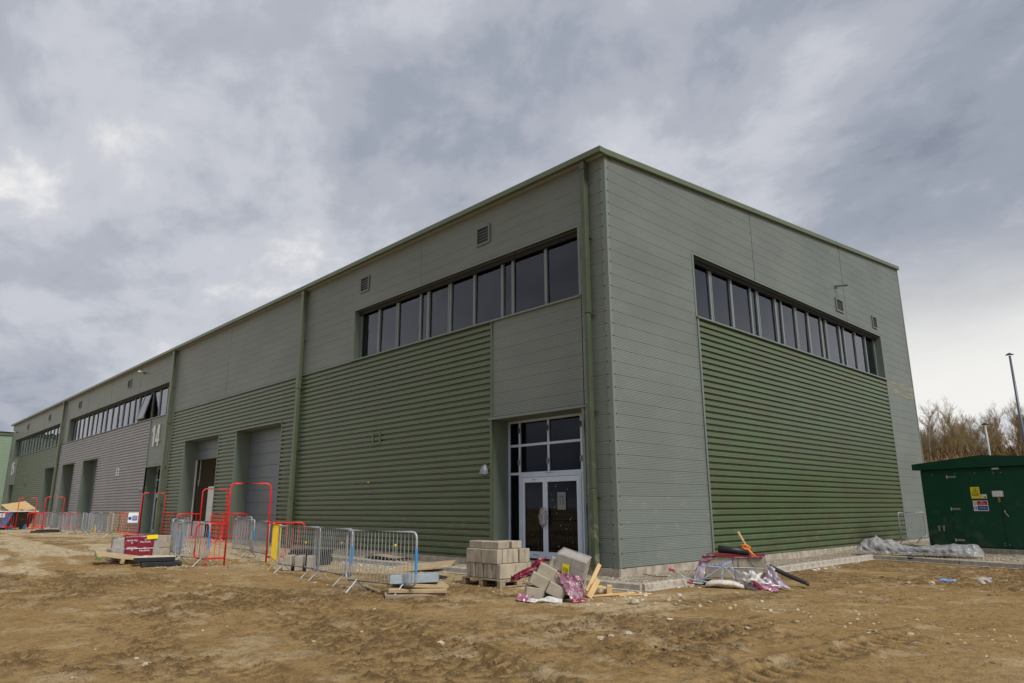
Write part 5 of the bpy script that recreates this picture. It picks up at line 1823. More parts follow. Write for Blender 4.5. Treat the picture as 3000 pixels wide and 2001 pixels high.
# survey pins with yellow caps
for px_, py_, hh in ((893, 1628, 0.35), (1062, 1633, 0.42), (1202, 1652, 0.40)):
    b_ = gp(px_, py_)
    b_ = Vector((b_.x, min(b_.y, -0.75), 0))
    b_.z = gh(b_.x, b_.y)
    t_ = thing('marker_pin', 'thin steel pin with a bright yellow cap near the foot of the green wall', 'marker pin', b_, 0, 'yellow capped pins')
    MB().tube([(0, 0, -0.05), (0.01, 0, hh)], 0.009, 6).build('rod', STEEL, t_)
    MB().tube([(0.01, 0, hh - 0.005), (0.01, 0, hh + 0.02), (0.012, 0, hh + 0.025), (0.012, 0, hh + 0.075)], [0.018, 0.018, 0.032, 0.032], 8).build('cap', SIGNY, t_)

# ================================================================ slab pack and tools by the gable
wo_ = gp(2160, 1722)
wo_.z = gh(wo_.x, wo_.y)
rv, vv = right_of(wo_)
WA = math.atan2(rv.y, rv.x)


def wl(u, d, h):
    return wo_ + rv * u + vv * d + Vector((0, 0, h))


make_pallet('slab_pallet', 'weathered pallet under the slab pack by the gable wall', wl(0.0, 0.62, 0.0), (0, 0, WA + R(-6)), L_=1.42, W_=1.0, m=WOODG, slats=6)
pk2 = thing('slab_pack', 'open pack of large concrete slabs in lilac film with green straps by the gable', 'slab pack', wl(0.0, 0.62, 0.145), WA + R(-6))
for zb, zt_, dx in ((0.0, 0.20, 0.02), (0.215, 0.40, 0.0)):
    MB().cbox(-0.58 + dx, -0.01 + dx, -0.42, 0.42, zb, zt_, 0.012).build('slab', BLK1, pk2)
    MB().cbox(-0.005 + dx, 0.57 + dx, -0.42, 0.42, zb, zt_, 0.012).build('slab', BLK1, pk2)
MB().box(-0.5, 0.55, -0.428, 0.4, 0.2005, 0.214).build('packing_lath', SIGNW, pk2)
for x_, x2 in ((0.10, 0.10), (0.25, 0.42)):
    MB().tube([(x_, -0.425, 0.402), (x2, -0.428, 0.21)], 0.006, 5).build('green_strap', mat('strap_green', (0.05, 0.16, 0.10), 0.5) if x_ < 0.2 else MATS['strap_green'], pk2)
film('top_film', (-0.60, -0.46, 0.40), (0.56, -0.44, 0.405), (0.58, 0.40, 0.42), (-0.55, 0.40, 0.42), BURG, pk2, amp=0.014, seed=41, nu=26)
film('corner_film', (-0.80, -0.52, -0.12), (-0.55, -0.50, -0.05), (-0.52, -0.45, 0.36), (-0.66, -0.42, 0.30), LILACF, pk2, amp=0.04, seed=42)
film('corner_film', (-0.66, -0.46, 0.26), (-0.40, -0.46, 0.36), (-0.36, -0.42, 0.44), (-0.56, -0.4, 0.42), BURGW, pk2, amp=0.02, seed=43)
film('end_film', (0.60, -0.45, 0.0), (0.64, 0.40, 0.0), (0.62, 0.40, 0.42), (0.60, -0.44, 0.42), CLEARF, pk2, amp=0.02, seed=44)
film('trailing_film', (0.55, -0.62, -0.13), (1.02, -0.72, -0.13), (0.66, -0.44, 0.30), (0.60, -0.44, 0.16), LILACF, pk2, amp=0.05, seed=45, nu=24, nv=20)
MB().box(0.56, 0.66, -0.475, -0.47, 0.08, 0.24, M=Matrix.Rotation(R(8), 4, 'Y')).build('yellow_label', LABELY, pk2)
film_text('Marshalls', 0.05, *film('printed_strip', (0.3, -0.46, 0.395), (0.56, -0.46, 0.40), (0.56, -0.44, 0.43), (0.3, -0.44, 0.425), BURG, pk2, amp=0.006, seed=46, nv=4)[1:], 0.5, 0.5, 3.0, 8.0, pk2)
# black pipe lying on the pack, hollow
bp_ = thing('pipe_offcut', 'short length of black plastic pipe lying on the slab pack', 'pipe', wl(-0.05, 0.55, 0.64))
p0, p1 = rv * -0.26 + Vector((0, 0, 0.035)), rv * 0.32 + vv * 0.08 + Vector((0, 0, -0.02))
ax = (p1 - p0).normalized()
e1 = ax.cross(Vector((0, 0, 1))).normalized()
e2 = ax.cross(e1)
vs = []
n = 16
for P, r_ in ((p0, 0.072), (p1, 0.072), (p1, 0.062), (p0, 0.062)):
    vs += [P + r_ * (math.cos(2 * PI * k / n) * e1 + math.sin(2 * PI * k / n) * e2) for k in range(n)]
MB().add(vs, [(s_ * n + k, s_ * n + (k + 1) % n, ((s_ + 1) % 4) * n + (k + 1) % n, ((s_ + 1) % 4) * n + k) for s_ in range(4) for k in range(n)]).build('pipe', RUBBER, bp_, smooth=True)
# mallet-like tool with wooden shaft and orange strap
tl = thing('wooden_handled_tool', 'tool with a pale wooden shaft standing upright in the slab pack', 'tool', wl(0.30, 0.30, 0.55))
MB().tube([rv * 0.03 + Vector((0, 0, -0.02)), rv * -0.10 + vv * 0.02 + Vector((0, 0, 0.25)), rv * -0.21 + vv * 0.03 + Vector((0, 0, 0.47))], [0.020, 0.021, 0.026], 8).build('shaft', HANDLE, tl, smooth=True)
os_ = thing('webbing_strap', 'bright orange webbing strap looped round the wooden shaft', 'strap', wl(0.33, 0.26, 0.56))
MB().tube([rv * -0.20 + Vector((0, 0, 0.20)), rv * -0.08 + Vector((0, -0.02, 0.205)), rv * -0.03 + Vector((0, 0, 0.165)), rv * -0.05 + Vector((0, -0.03, 0.12)), rv * -0.12 + Vector((0, -0.02, 0.14)), rv * -0.18 + Vector((0, 0, 0.175))], 0.022, 6).build('loop', ORANGE, os_, smooth=True)
MB().tube([rv * -0.06 + Vector((0, -0.03, 0.14)), rv * 0.0 + Vector((0, -0.03, 0.06)), rv * 0.07 + Vector((0, -0.02, -0.01))], [0.022, 0.024, 0.02], 6).build('tail', ORANGE, os_, smooth=True)
# kerb lifting tool with red grips
kl = thing('kerb_lifter', 'blue and steel scissor lifting tool with red grips before the slab pack', 'tool', wl(-0.22, -0.02, 0.0))


def kv(u, h, d=0.0):
    return rv * u + vv * d + Vector((0, 0, h))


def bar(a, b_, w_, th, nm, m):
    a, b_ = Vector(a), Vector(b_)
    d = b_ - a
    M_ = Matrix.Translation(a) @ d.to_track_quat('X', 'Z').to_matrix().to_4x4()
    MB(M_).cbox(0, d.length, -th / 2, th / 2, -w_ / 2, w_ / 2, 0.003).build(nm, m, kl)


bar(kv(-0.42, 0.37, 0.02), kv(-0.02, 0.43), 0.035, 0.02, 'arm', BLUEM)
bar(kv(-0.06, 0.40), kv(0.16, 0.47, 0.05), 0.045, 0.02, 'arm', BLUEM)
bar(kv(0.06, 0.40), kv(0.41, 0.19, -0.03), 0.035, 0.02, 'arm', BLUEM)
bar(kv(-0.02, 0.41), kv(-0.06, 0.05, -0.06), 0.036, 0.03, 'post', TOOLM)
MB().tube([kv(-0.02, 0.38), kv(-0.38, 0.16, -0.05)], 0.009, 6).build('strut', BLUEM, kl)
MB().tube([kv(0.02, 0.37), kv(0.25, 0.09, -0.08)], 0.010, 6).build('strut', TOOLM, kl)
bar(kv(-0.68, 0.14, -0.02), kv(-0.04, 0.055, -0.06), 0.03, 0.05, 'base_bar', TOOLM)
MB().tube([kv(-1.02, 0.31, 0.0), kv(-0.92, 0.28, 0.0), kv(-0.78, 0.19, -0.02), kv(-0.64, 0.11, -0.02)], 0.010, 6).build('handle_rod', TOOLM, kl, smooth=True)
MB().tube([kv(-1.05, 0.315), kv(-0.93, 0.285)], 0.024, 8).build('grip', REDG, kl)
MB().tube([kv(-0.70, 0.09, -0.12), kv(-0.59, 0.075, -0.12)], 0.022, 8).build('grip', REDG, kl)
MB().tube([kv(-0.60, 0.08, -0.12), kv(-0.40, 0.07, -0.08)], 0.010, 6).build('handle_rod', TOOLM, kl)
kh = thing('lifting_handle', 'loose steel rod with a red grip lying on torn film before the slab pack', 'tool', wl(0.28, -0.18, 0.09))
MB().tube([kv(-0.02, 0.03), kv(0.13, 0.02)], 0.022, 8).build('grip', REDG, kh)
MB().tube([kv(0.13, 0.02), kv(0.22, 0.02), kv(0.66, -0.07, 0.08)], 0.009, 6).build('rod', TOOLM, kh)
# cement sack
vs, fs = lump(lambda th, ph_: rv * (0.36 * math.copysign(abs(math.cos(ph_)) ** 0.8, math.cos(ph_))) + vv * (0.13 * math.sin(ph_) ** 0.5 * math.cos(th)) + Vector((0, 0, 0.065 + 0.062 * math.sin(ph_) ** 0.5 * math.sin(th) + 0.03 * math.cos(ph_ * 2 - 0.4) * -1 + 0.018 * mnoise.noise(Vector((ph_ * 5, th * 2, 1))))), 14, 16)
o_ = MB().add(vs, fs).build('cement_sack', SACK, loc=wl(-0.22, -0.22, 0.0), smooth=True)
tag(o_, 'slumped off-white cement sack on the mud below the lifting tool', 'sack')
plank_th(wl(-0.56, -0.12, 0.05), wl(-0.36, -0.10, 0.05), 0.12, 0.10, WOODG, 'short timber bearer under the lifting tool')
# white poly bag and burgundy film
bgv, bgf = lump(lambda th, ph_: rv * (0.22 * math.sin(ph_) * math.cos(th)) + vv * (0.13 * math.sin(ph_) * math.sin(th)) + Vector((0, 0, 0.13 + 0.14 * math.cos(ph_))) + (rv * math.cos(th) * math.sin(ph_) + vv * math.sin(th) * math.sin(ph_) + Vector((0, 0, math.cos(ph_)))) * (0.13 * mnoise.noise(Vector((math.cos(th) * 2.6 * math.sin(ph_), math.sin(th) * 2.6 * math.sin(ph_), math.cos(ph_) * 3.4))) + 0.06 * mnoise.noise(Vector((math.cos(th) * 7, math.sin(th) * 7, ph_ * 6)))), 26, 18)
o_ = MB().add(bgv, bgf).build('poly_bag', BAGM, loc=wl(0.24, -0.16, 0.0), smooth=True)
tag(o_, 'crumpled whitish polythene bag at the foot of the slab pack', 'bag')
fa4 = thing('torn_film', 'muddy burgundy printed film spread on the mud before the white polythene bag', 'film', wl(0.40, -0.34, 0.0))
f5, fn5, nr5 = film('sheet', kv(-0.10, 0.01, -0.16), kv(0.32, 0.01, -0.14), kv(0.30, 0.07, 0.10), kv(-0.16, 0.17, 0.06), BURGW, fa4, amp=0.04, seed=51, nu=24, nv=18)
film('band', kv(-0.16, 0.17, 0.0), kv(-0.08, 0.17, -0.02), kv(0.10, 0.015, -0.22), kv(0.0, 0.01, -0.22), BURG, fa4, amp=0.015, seed=52)
film_text('Marshalls', 0.06, fn5, nr5, 0.35, 0.25, 2.0, 3.0, fa4)
# black half duct leaning on the pack
hd = thing('duct_channel', 'long black plastic duct lying on the mud against the end of the slab pack', 'duct', wl(0.62, 0.55, 0))


def duct(u, v_):
    c_ = kv(0.02 + 0.68 * u, 0.36 - 0.30 * u ** 0.85 - 0.02, 0.15 - 0.30 * u)
    a = PI * (v_ * 1.25 - 0.12)
    r_ = 0.065 * (1 - 0.25 * u) * (1 if u < 0.96 else 0.8)
    return c_ + vv * (r_ * math.cos(a)) + Vector((0, 0, r_ * math.sin(a)))


o_ = MB().grid(duct, 16, 10).build('channel', RUBBER, hd, smooth=True)
o_.modifiers.new('thick', 'SOLIDIFY').thickness = 0.006
ct = on(2235, 1788)
o_ = MB().tube([Vector((0, 0, 0.012)), rv * 0.25 + Vector((0, 0, 0.006)), rv * 0.5 - vv * 0.1 + Vector((0, 0, 0.01))], 0.009, 5).build('lath_strip', WOODG, loc=ct)
tag(o_, 'thin grey strip lying on the mud in front of the tools', 'strip')
bw = on(2010, 1678)
o_ = MB().tube([Vector((-0.3, 0, 0.06)), Vector((0, 0.03, 0.03)), Vector((0.25, 0.1, 0.035))], 0.008, 5).build('rusty_rod', mat('rust', (0.12, 0.06, 0.035), 0.8), loc=Vector((0.7, 0.25, 0.1)))
tag(o_, 'thin rusty bent rod on the gravel between kerb and wall', 'rod')

# ================================================================ polythene wrapped bundle by the kiosk
wa = gp(2512, 1618, 0.16)
wb = gp(2885, 1632, 0.15)
ub = thing('wrapped_bundle', 'long bundle wrapped in clear polythene lying beside the kerb before the green kiosk', 'bundle', wa, math.atan2(wb.y - wa.y, wb.x - wa.x))
LB = (wb - wa).length


def bun(u, v_):
    a = 2 * PI * v_
    h = 0.22 + 0.05 * math.sin(u * 7 + 1) + 0.05 * mnoise.noise(Vector((u * 9, 0.3, 0))) + (0.24 * math.exp(-(abs(u - 0.17) / 0.05)) + 0.22 * math.exp(-(abs(u - 0.29) / 0.04))) * 0.75 - 0.10 * sstep(0.6, 0.35, u) * 0
    wdt = 0.36 * (1 + 0.1 * math.sin(u * 11))
    e = min(1, min(u, 1 - u) / 0.06) ** 0.5
    n1_ = mnoise.noise(Vector((u * 26, math.cos(a) * 2.4, math.sin(a) * 2.4)))
    n2_ = mnoise.noise(Vector((u * 9, math.cos(a) * 1.5 + 5, math.sin(a) * 1.5)))
    top = max(0, math.sin(a))
    r_ = 1 + 0.16 * n1_ + 0.15 * n2_ + 0.22 * abs(mnoise.noise(Vector((u * 17 + math.sin(a) * 2.0, math.cos(a) * 3 + 9, 2.0))))
    return Vector((u * LB, wdt * math.cos(a) * r_ * (0.25 + 0.75 * e), max(0.0, (0.06 + h * math.sin(a) * r_ * 0.9) if math.sin(a) > 0 else 0.02) * (0.25 + 0.75 * e)))


o_ = MB().grid(bun, 150, 40).build('polythene_sheet', POLY, ub, smooth=True)
for k, (x0, x1, m) in enumerate(((0.2, 2.6, SIGNB), (1.2, 3.1, STEELB), (0.7, 2.9, WOOD))):
    MB().cbox(x0, x1, -0.24 + k * 0.15, -0.12 + k * 0.15, 0.07, 0.17, 0.01).build('wrapped_length', [DARKCL, STEELB, WOODG][k], ub)
for x_ in (0.5, 1.0, 2.3):
    MB().cbox(x_, x_ + 0.1, -0.40, 0.33, 0.0, 0.065, 0.005).build('bearer', WOOD, ub)
dcl = on(2683, 1646)
o_ = MB().add(*lump(lambda th, ph_: Vector((0.26 * math.cos(th) * math.sin(ph_), 0.12 * math.sin(th) * math.sin(ph_), 0.03 + 0.07 * math.cos(ph_) + 0.04 * mnoise.noise(Vector((th, ph_ * 3, 1))))), 12, 8)).build('dark_rag', DARKCL, loc=Vector((dcl.x, dcl.y, gh(dcl.x, dcl.y) + 0.02)), smooth=True)
tag(o_, 'crumpled dark blue rag lying against the outer face of the kerb', 'rag')
lt = on(2772, 1702)
o_, _, _ = film('plastic_litter', (-0.16, 0, 0.01), (0.16, -0.02, 0.015), (0.16, 0.1, 0.05), (-0.14, 0.1, 0.06), LITTER, None, amp=0.02, seed=61, nu=8, nv=6)
o_.location = lt
tag(o_, 'flattened blue and white plastic scrap on the open mud', 'litter')
lt = on(2882, 1706)
o_, _, _ = film('plastic_litter', (-0.12, 0, 0.01), (0.14, -0.02, 0.015), (0.13, 0.12, 0.08), (-0.10, 0.1, 0.09), POLY, None, amp=0.04, seed=62, nu=8, nv=6)
o_.location = lt
tag(o_, 'crumpled clear plastic scrap on the open mud', 'litter')

# ================================================================ the plastic bags on the door pulls
for x_, y_, z_, lab in ((dm, 0.49, 1.28, 'clear plastic bag tied round the pull handles of the corner entrance doors'),):
    vs, fs = lump(lambda th, ph_: Vector((0.13 * math.sin(ph_) * math.cos(th), 0.055 * math.sin(ph_) * math.sin(th), 0.22 * math.cos(ph_))) * (1 + 0.45 * mnoise.noise(Vector((math.cos(th) * 3, math.sin(th) * 3, ph_ * 3.3)))), 18, 14)
    o_ = MB().add(vs, fs).build('plastic_bag', CLEARF, loc=(x_ - 0.02, y_, z_), smooth=True)
    tag(o_, lab, 'bag')
vs, fs = lump(lambda th, ph_: Vector((0.12 * math.sin(ph_) * math.cos(th), 0.05 * math.sin(ph_) * math.sin(th), 0.24 * math.cos(ph_))) * (1 + 0.45 * mnoise.noise(Vector((math.cos(th) * 3 + 4, math.sin(th) * 3, ph_ * 3.3)))), 18, 14)
o_ = MB().add(vs, fs).build('plastic_bag', BAGM, loc=(-31.0, 0.49, 1.3), smooth=True)
tag(o_, 'white plastic bag tied on the handles of the number 14 entrance', 'bag')

# ================================================================ electricity kiosk
ko = Vector((2.10, 13.0, 0.0))
KA = math.atan2(-0.262, 1.0)
ks = thing('substation_kiosk', 'dark green electricity kiosk with steel hinges and warning signs beside the warehouse', 'kiosk', ko, KA)
KW, KD, KB, KT = 3.9, 2.6, 0.30, 2.62
MB().cbox(-0.06, KW + 0.06, -0.06, KD, 0.0, KB - 0.004, 0.015).build('plinth', CONC2, ks)
MB().cbox(0, KW, 0.0, KD, KB, KT, 0.02).build('body', KIOSK, ks)
vs = []
for y_ in (-0.14, KD + 0.1):
    vs += [(-0.16, y_, KT + 0.004), (KW + 0.16, y_, KT + 0.004), (KW + 0.16, y_, KT + 0.19), (KW / 2, y_, KT + 0.36), (-0.16, y_, KT + 0.19)]
MB().add(vs, [(0, 1, 2, 3, 4), (9, 8, 7, 6, 5), (0, 5, 6, 1), (1, 6, 7, 2), (2, 7, 8, 3), (3, 8, 9, 4), (4, 9, 5, 0)]).build('roof', KIOSK, ks)
dl, dr, dc = 0.86, 3.62, 2.26
for x0, x1 in ((dl, dc - 0.006), (dc + 0.006, dr)):
    d = MB().cbox(x0, x1, -0.03, -0.002, KB + 0.03, KT - 0.10, 0.008).build('door', KIOSK, ks)
    MB().box(x0 - 0.010, x1 + 0.010, -0.006, -0.0008, KB + 0.02, KT - 0.09).build('door_edge', KSEAM, d)
    if x0 == dl:
        for z in (KB + 0.2, KB + 1.12, KT - 0.24):
            MB().cbox(dl - 0.03, dl + 0.25, -0.055, -0.031, z - 0.03, z + 0.03, 0.006).build('hinge', CHROME, d)
            MB().tube([(dl - 0.01, -0.05, z - 0.05), (dl - 0.01, -0.05, z + 0.05)], 0.022, 8).build('hinge_knuckle', CHROME, d)
        s1 = MB().box(1.48, 1.74, -0.036, -0.0315, 1.72, 2.06).build('warning_sign', SIGNY, d)
        tri = MB().prism([(-0.10, 0), (0.10, 0), (0, 0.175)], Matrix.Translation((1.61, -0.0365, 1.86)) @ Matrix.Rotation(PI / 2, 4, 'X'), 0.002)
        tri.build('sign_triangle', SIGNK, ks)
        MB().prism([(-0.078, 0), (0.078, 0), (0, 0.137)], Matrix.Translation((1.61, -0.0392, 1.872)) @ Matrix.Rotation(PI / 2, 4, 'X'), 0.001).build('sign_triangle', SIGNY, ks)
        MB().prism([(0.02, 0.09), (-0.03, 0.045), (0.0, 0.05), (-0.02, 0.012), (0.04, 0.055), (0.008, 0.052)], Matrix.Translation((1.61, -0.0405, 1.878)) @ Matrix.Rotation(PI / 2, 4, 'X'), 0.001).build('sign_bolt', SIGNK, ks)
        for k, zz in enumerate((1.825, 1.80, 1.775)):
            MB().box(1.51, 1.71 - 0.02 * k, -0.0385, -0.0365, zz, zz + 0.010).build('sign_line', SIGNK if k < 2 else SIGNW, ks)
        MB().box(1.745, 1.92, -0.036, -0.0315, 1.72, 1.84).build('warning_sign', SIGNW, d)
        MB().box(1.83, 1.90, -0.038, -0.0362, 1.735, 1.775).build('sign_patch', SIGNR, ks)
        MB().box(1.76, 1.81, -0.038, -0.0362, 1.74, 1.82).build('sign_patch', SIGNY, ks)
        MB().box(1.50, 1.92, -0.036, -0.0315, 1.36, 1.66).build('parking_sign', SIGNW, d)
        MB().box(1.62, 1.90, -0.038, -0.0362, 1.525, 1.645).build('sign_patch', SIGNR, ks)
        MB().box(1.62, 1.90, -0.038, -0.0362, 1.38, 1.505).build('sign_patch', SIGNB, ks)
        text_mesh('No\nparking', 0.058, Matrix(((1, 0, 0, 1.76), (0, 0, -1, -0.0395), (0, 1, 0, 1.592), (0, 0, 0, 1))), SIGNW, ks)
        text_mesh('Please keep\nthis area clear', 0.036, Matrix(((1, 0, 0, 1.76), (0, 0, -1, -0.0395), (0, 1, 0, 1.448), (0, 0, 0, 1))), SIGNW, ks)
        for zc, m in ((1.585, SIGNR), (1.445, SIGNB)):
            MB().prism([(0.045 * math.cos(a * PI / 8), 0.045 * math.sin(a * PI / 8)) for a in range(16)], Matrix.Translation((1.56, -0.0365, zc)) @ Matrix.Rotation(PI / 2, 4, 'X'), 0.002).build('sign_disc', m, ks)
        MB().prism([(0.033 * math.cos(a * PI / 8), 0.033 * math.sin(a * PI / 8)) for a in range(16)], Matrix.Translation((1.56, -0.0388, 1.585)) @ Matrix.Rotation(PI / 2, 4, 'X'), 0.001).build('sign_disc', SIGNW, ks)
        MB().box(-0.04, 0.04, -0.0405, -0.0399, -0.006, 0.006, M=Matrix.Translation((1.56, 0, 1.585)) @ Matrix.Rotation(R(45), 4, 'Y')).build('sign_bar', SIGNR, ks)
        MB().box(1.545, 1.575, -0.0395, -0.0388, 1.42, 1.47).build('sign_mark', SIGNW, ks)
    else:
        MB().tube([(dc + 0.09, -0.05, 1.36), (dc + 0.10, -0.07, 1.33), (dc + 0.19, -0.075, 1.20)], [0.03, 0.016, 0.014], 8).build('handle', CHROME, d)
MB().cbox(dc - 0.13, dc + 0.13, -0.16, -0.032, 1.76, 1.93, 0.015).build('lock_cover', WHITEP, ks)
MB().cbox(dc - 0.035, dc + 0.03, -0.09, -0.032, 1.60, 1.757, 0.01).build('padlock', mat('brass', (0.35, 0.27, 0.10), 0.4, metal=0.7), ks)
MB().box(dc - 0.1, dc + 0.09, -0.012, -0.001, KT - 0.075, KT - 0.025).build('name_plate', WHITEP, ks)
MB().box(0.30, 0.64, -0.010, -0.001, KB + 0.28, KB + 0.62).build('cable_hatch', KSEAM, ks)
MB().cbox(0.305, 0.635, -0.014, -0.0005, KB + 0.285, KB + 0.615, 0.003).build('hatch_plate', KIOSK, ks)
for x_ in (0.385, 0.53):
    MB().cbox(x_ - 0.04, x_ + 0.04, -0.045, -0.015, KB + 0.56, KB + 0.61, 0.006).build('hatch_lock', CHROME, ks)
    MB().cbox(x_ - 0.022, x_ + 0.022, -0.045, -0.015, KB + 0.45, KB + 0.558, 0.006).build('hatch_hasp', CHROME, ks)
for x_, z_ in ((0.42, KT - 0.13), (0.38, KT - 0.19), (1.1, KT - 0.15), (1.68, KT - 0.15), (dc - 0.06, KT - 0.15), (dc - 0.06, KT - 0.19), (dc + 0.14, KT - 0.17), (dc - 0.05, KB + 0.10), (dc - 0.05, KB + 0.15), (dc + 0.07, KB + 0.12)):
    MB().tube([(x_, -0.001, z_), (x_, -0.042, z_)], 0.016, 6).build('bolt', CHROME, ks)

# ================================================================ bank, poles, bare trees
def bz_(x, y):
    s = 5.2 * sstep(24, 48, y - 0.05 * x) + 1.2 * sstep(48, 75, y)
    return s + 0.35 * mnoise.noise(Vector((x * 0.12, y * 0.12, 0.5)))


o_ = MB().grid(lambda u, v_: Vector((-70 + 130 * u, 23.5 + 66 * v_, bz_(-70 + 130 * u, 23.5 + 66 * v_) - 0.25)), 90, 50).build('bank', BANKM, smooth=True)
tag(o_, 'bramble covered earth bank behind the kiosk', 'bank', kind='structure')
# undergrowth
bm_ = MB()
rr = random.Random(12)
V_, F_ = [], []
for i in range(15000):
    x_ = rr.uniform(-34, 26)
    y_ = rr.uniform(27, 66)
    z_ = bz_(x_, y_) - 0.3
    h = rr.uniform(0.3, 1.1)
    a = rr.uniform(0, 6.28)
    lx, ly = math.cos(a), math.sin(a)
    w_ = rr.uniform(0.012, 0.035)
    ln = rr.uniform(0.3, 1.1)
    b0 = len(V_)
    V_ += [(x_ - ly * w_, y_ + lx * w_, z_), (x_ + ly * w_, y_ - lx * w_, z_), (x_ + lx * ln * 0.6 + ly * w_, y_ + ly * ln * 0.6 - lx * w_, z_ + h * 0.8), (x_ + lx * ln * 0.6 - ly * w_, y_ + ly * ln * 0.6 + lx * w_, z_ + h * 0.8), (x_ + lx * ln * 1.3, y_ + ly * ln * 1.3, z_ + h * rr.uniform(0.7, 1.1))]
    F_ += [(b0, b0 + 1, b0 + 2, b0 + 3), (b0 + 3, b0 + 2, b0 + 4)]
bm_.v, bm_.f = V_, F_
tag(bm_.build('bramble_undergrowth', BRAM), 'reddish brown brambles and dead bracken covering the bank', 'undergrowth', kind='stuff')


def make_tree(seed, hgt, spread, upright, trunk_m, twig_m, dens=1.0, stems=0):
    rr_ = random.Random(seed)
    tv, tf, kv_, kf = [], [], [], []

    def prism(V, F, a, b_, ra, rb):
        d = (b_ - a).normalized()
        ref_ = Vector((0, 0, 1)) if abs(d.z) < 0.9 else Vector((1, 0, 0))
        e1_ = d.cross(ref_).normalized()
        e2_ = d.cross(e1_)
        o0 = len(V)
        for P, r_ in ((a, ra), (b_, rb)):
            for k in range(3):
                V.append(tuple(P + r_ * (math.cos(2.094 * k) * e1_ + math.sin(2.094 * k) * e2_)))
        for k in range(3):
            F.append((o0 + k, o0 + (k + 1) % 3, o0 + 3 + (k + 1) % 3, o0 + 3 + k))

    def grow(p, d, L_, r_, lev):
        n_ = 4 if lev == 0 else 3
        pts = [p]
        for i in range(n_):
            d = (d + Vector((rr_.gauss(0, 1), rr_.gauss(0, 1), rr_.gauss(0, 0.6))) * (0.10 if lev == 0 else 0.20) + Vector((0, 0, 0.10 * upright))).normalized()
            pts.append(pts[-1] + d * (L_ / n_))
        for i in range(n_):
            ra, rb = r_ * (1 - 0.75 * i / n_), r_ * (1 - 0.75 * (i + 1) / n_)
            if lev == 0:
                prism(tv, tf, pts[i], pts[i + 1], ra, rb)
            else:
                prism(kv_, kf, pts[i], pts[i + 1], max(ra, 0.0055), max(rb, 0.0045))
        if lev >= 3:
            return
        nb_ = int((18, 9, 6)[lev] * dens)
        for k in range(nb_):
            f = rr_.uniform(0.12 if lev == 0 else 0.15, 1.0)
            i = min(n_ - 1, int(f * n_))
            q_ = pts[i].lerp(pts[i + 1], f * n_ - i)
            a = rr_.uniform(0, 6.28)
            side = Vector((math.cos(a), math.sin(a), rr_.uniform(0.0, 0.5)))
            dd = (side * spread + d * (0.7 + 0.5 * upright)).normalized()
            grow(q_, dd, L_ * rr_.uniform(0.32, 0.52) * (1.1 - 0.45 * f if lev == 0 else 1), r_ * 0.42, lev + 1)

    grow(Vector((0, 0, -0.3)), Vector((0, 0, 1)), hgt, 0.008 * hgt + 0.012, 0)
    for _k in range(int(stems)):
        a_ = rr_.uniform(0, 6.28)
        grow(Vector((math.cos(a_) * 0.3, math.sin(a_) * 0.3, -0.3)), Vector((math.cos(a_) * 0.35, math.sin(a_) * 0.35, 1)).normalized(), hgt * rr_.uniform(0.45, 0.8), 0.006 * hgt, 1)
    t_ = bpy.data.objects.new('bare_tree', None)
    COL.objects.link(t_)
    a = MB()
    a.v, a.f = tv, tf
    a.build('trunk', trunk_m, t_)
    a = MB()
    a.v, a.f = kv_, kf
    a.build('crown', twig_m, t_)
    return t_


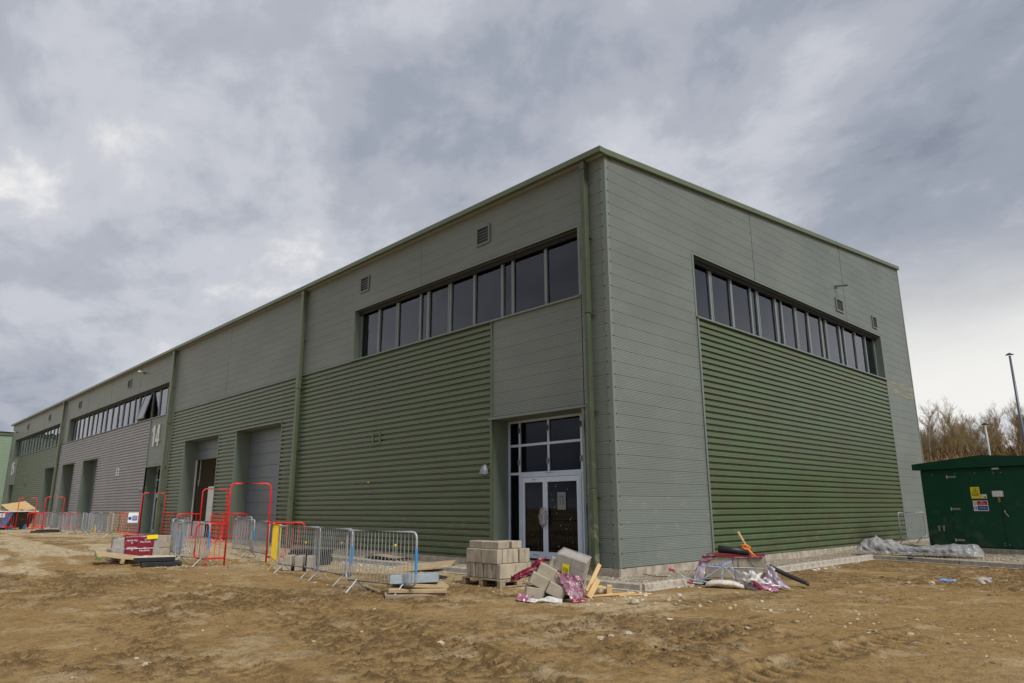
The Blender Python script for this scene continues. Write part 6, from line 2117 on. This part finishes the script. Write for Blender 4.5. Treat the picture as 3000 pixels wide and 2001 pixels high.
TREES = [make_tree(1, 5.2, 0.75, 0.8, BARK, BARK, 1.0, 5), make_tree(2, 4.4, 0.9, 0.6, BARK, BARK, 1.0, 7), make_tree(3, 5.6, 0.55, 1.1, BARK, BARK, 1.0, 4), make_tree(4, 6.2, 0.9, 0.6, BIRCH, BARKB, 1.1)]
rr = random.Random(31)
spots = []
for i in range(120):
    D = rr.uniform(54, 78)
    ang = rr.uniform(-0.11, 0.16)
    base_d = ray(2850, 1300)
    hd_ = math.atan2(base_d.y, base_d.x) - ang
    spots.append((CAM.x + D * math.cos(hd_), CAM.y + D * math.sin(hd_), rr.choice((0, 1, 2, 1, 2)), rr.uniform(0.36, 0.62), rr.uniform(0, 6.28)))
used = [False] * 4
tl_ = 'leafless brown tree in the thicket on the bank behind the kiosk'


def put_tree(i, x_, y_, s_, a_, lab, grp):
    t_ = TREES[i] if not used[i] else copy_tree(TREES[i])
    used[i] = True
    t_.location = (x_, y_, bz_(x_, y_) - 0.3)
    t_.rotation_euler = (0, 0, a_)
    t_.scale = (s_, s_, s_)
    tag(t_, lab, 'tree', grp)


for x_, y_, i, s_, a_ in spots:
    put_tree(i, x_, y_, s_, a_, tl_, 'bare trees on the bank')
d = ray(2722, 1300)
k = 58 / math.hypot(d.x, d.y)
put_tree(3, CAM.x + d.x * k, CAM.y + d.y * k, 0.56, 0.3, 'tallest bare birch with a pale trunk next to the warehouse edge', None)


def pole(px_, py_, D, r0, r1, m, label, head=True):
    d_ = ray(px_, py_)
    k_ = D / math.hypot(d_.x, d_.y)
    P = CAM + d_ * k_
    zb = bz_(P.x, P.y) - 0.4
    t_ = thing('lamp_post', label, 'lamp post', (P.x, P.y, zb))
    H_ = P.z - zb
    MB().tube([(0, 0, 0), (0, 0, H_ * 0.3), (0, 0, H_)], [r0, r0 * 0.85, r1], 8).build('pole', m, t_, smooth=True)
    if head:
        MB().tube([(-0.18, 0, H_ + 0.05), (0.0, 0, H_ + 0.10), (0.18, 0, H_ + 0.03)], [0.03, 0.07, 0.03], 6).build('lamp_head', SIGNK, t_)
    MB().cbox(-r0 * 1.3, r0 * 1.3, -r0 * 1.3, r0 * 1.3, 0.4, 1.2, 0.01).build('base_door', m, t_)
    return t_


pole(2958, 1042, 46, 0.11, 0.055, POLED, 'tall dark lamp post rising behind the kiosk')
pole(2886, 1246, 52, 0.07, 0.05, POLEG, 'thin pale grey lamp post among the bare trees')
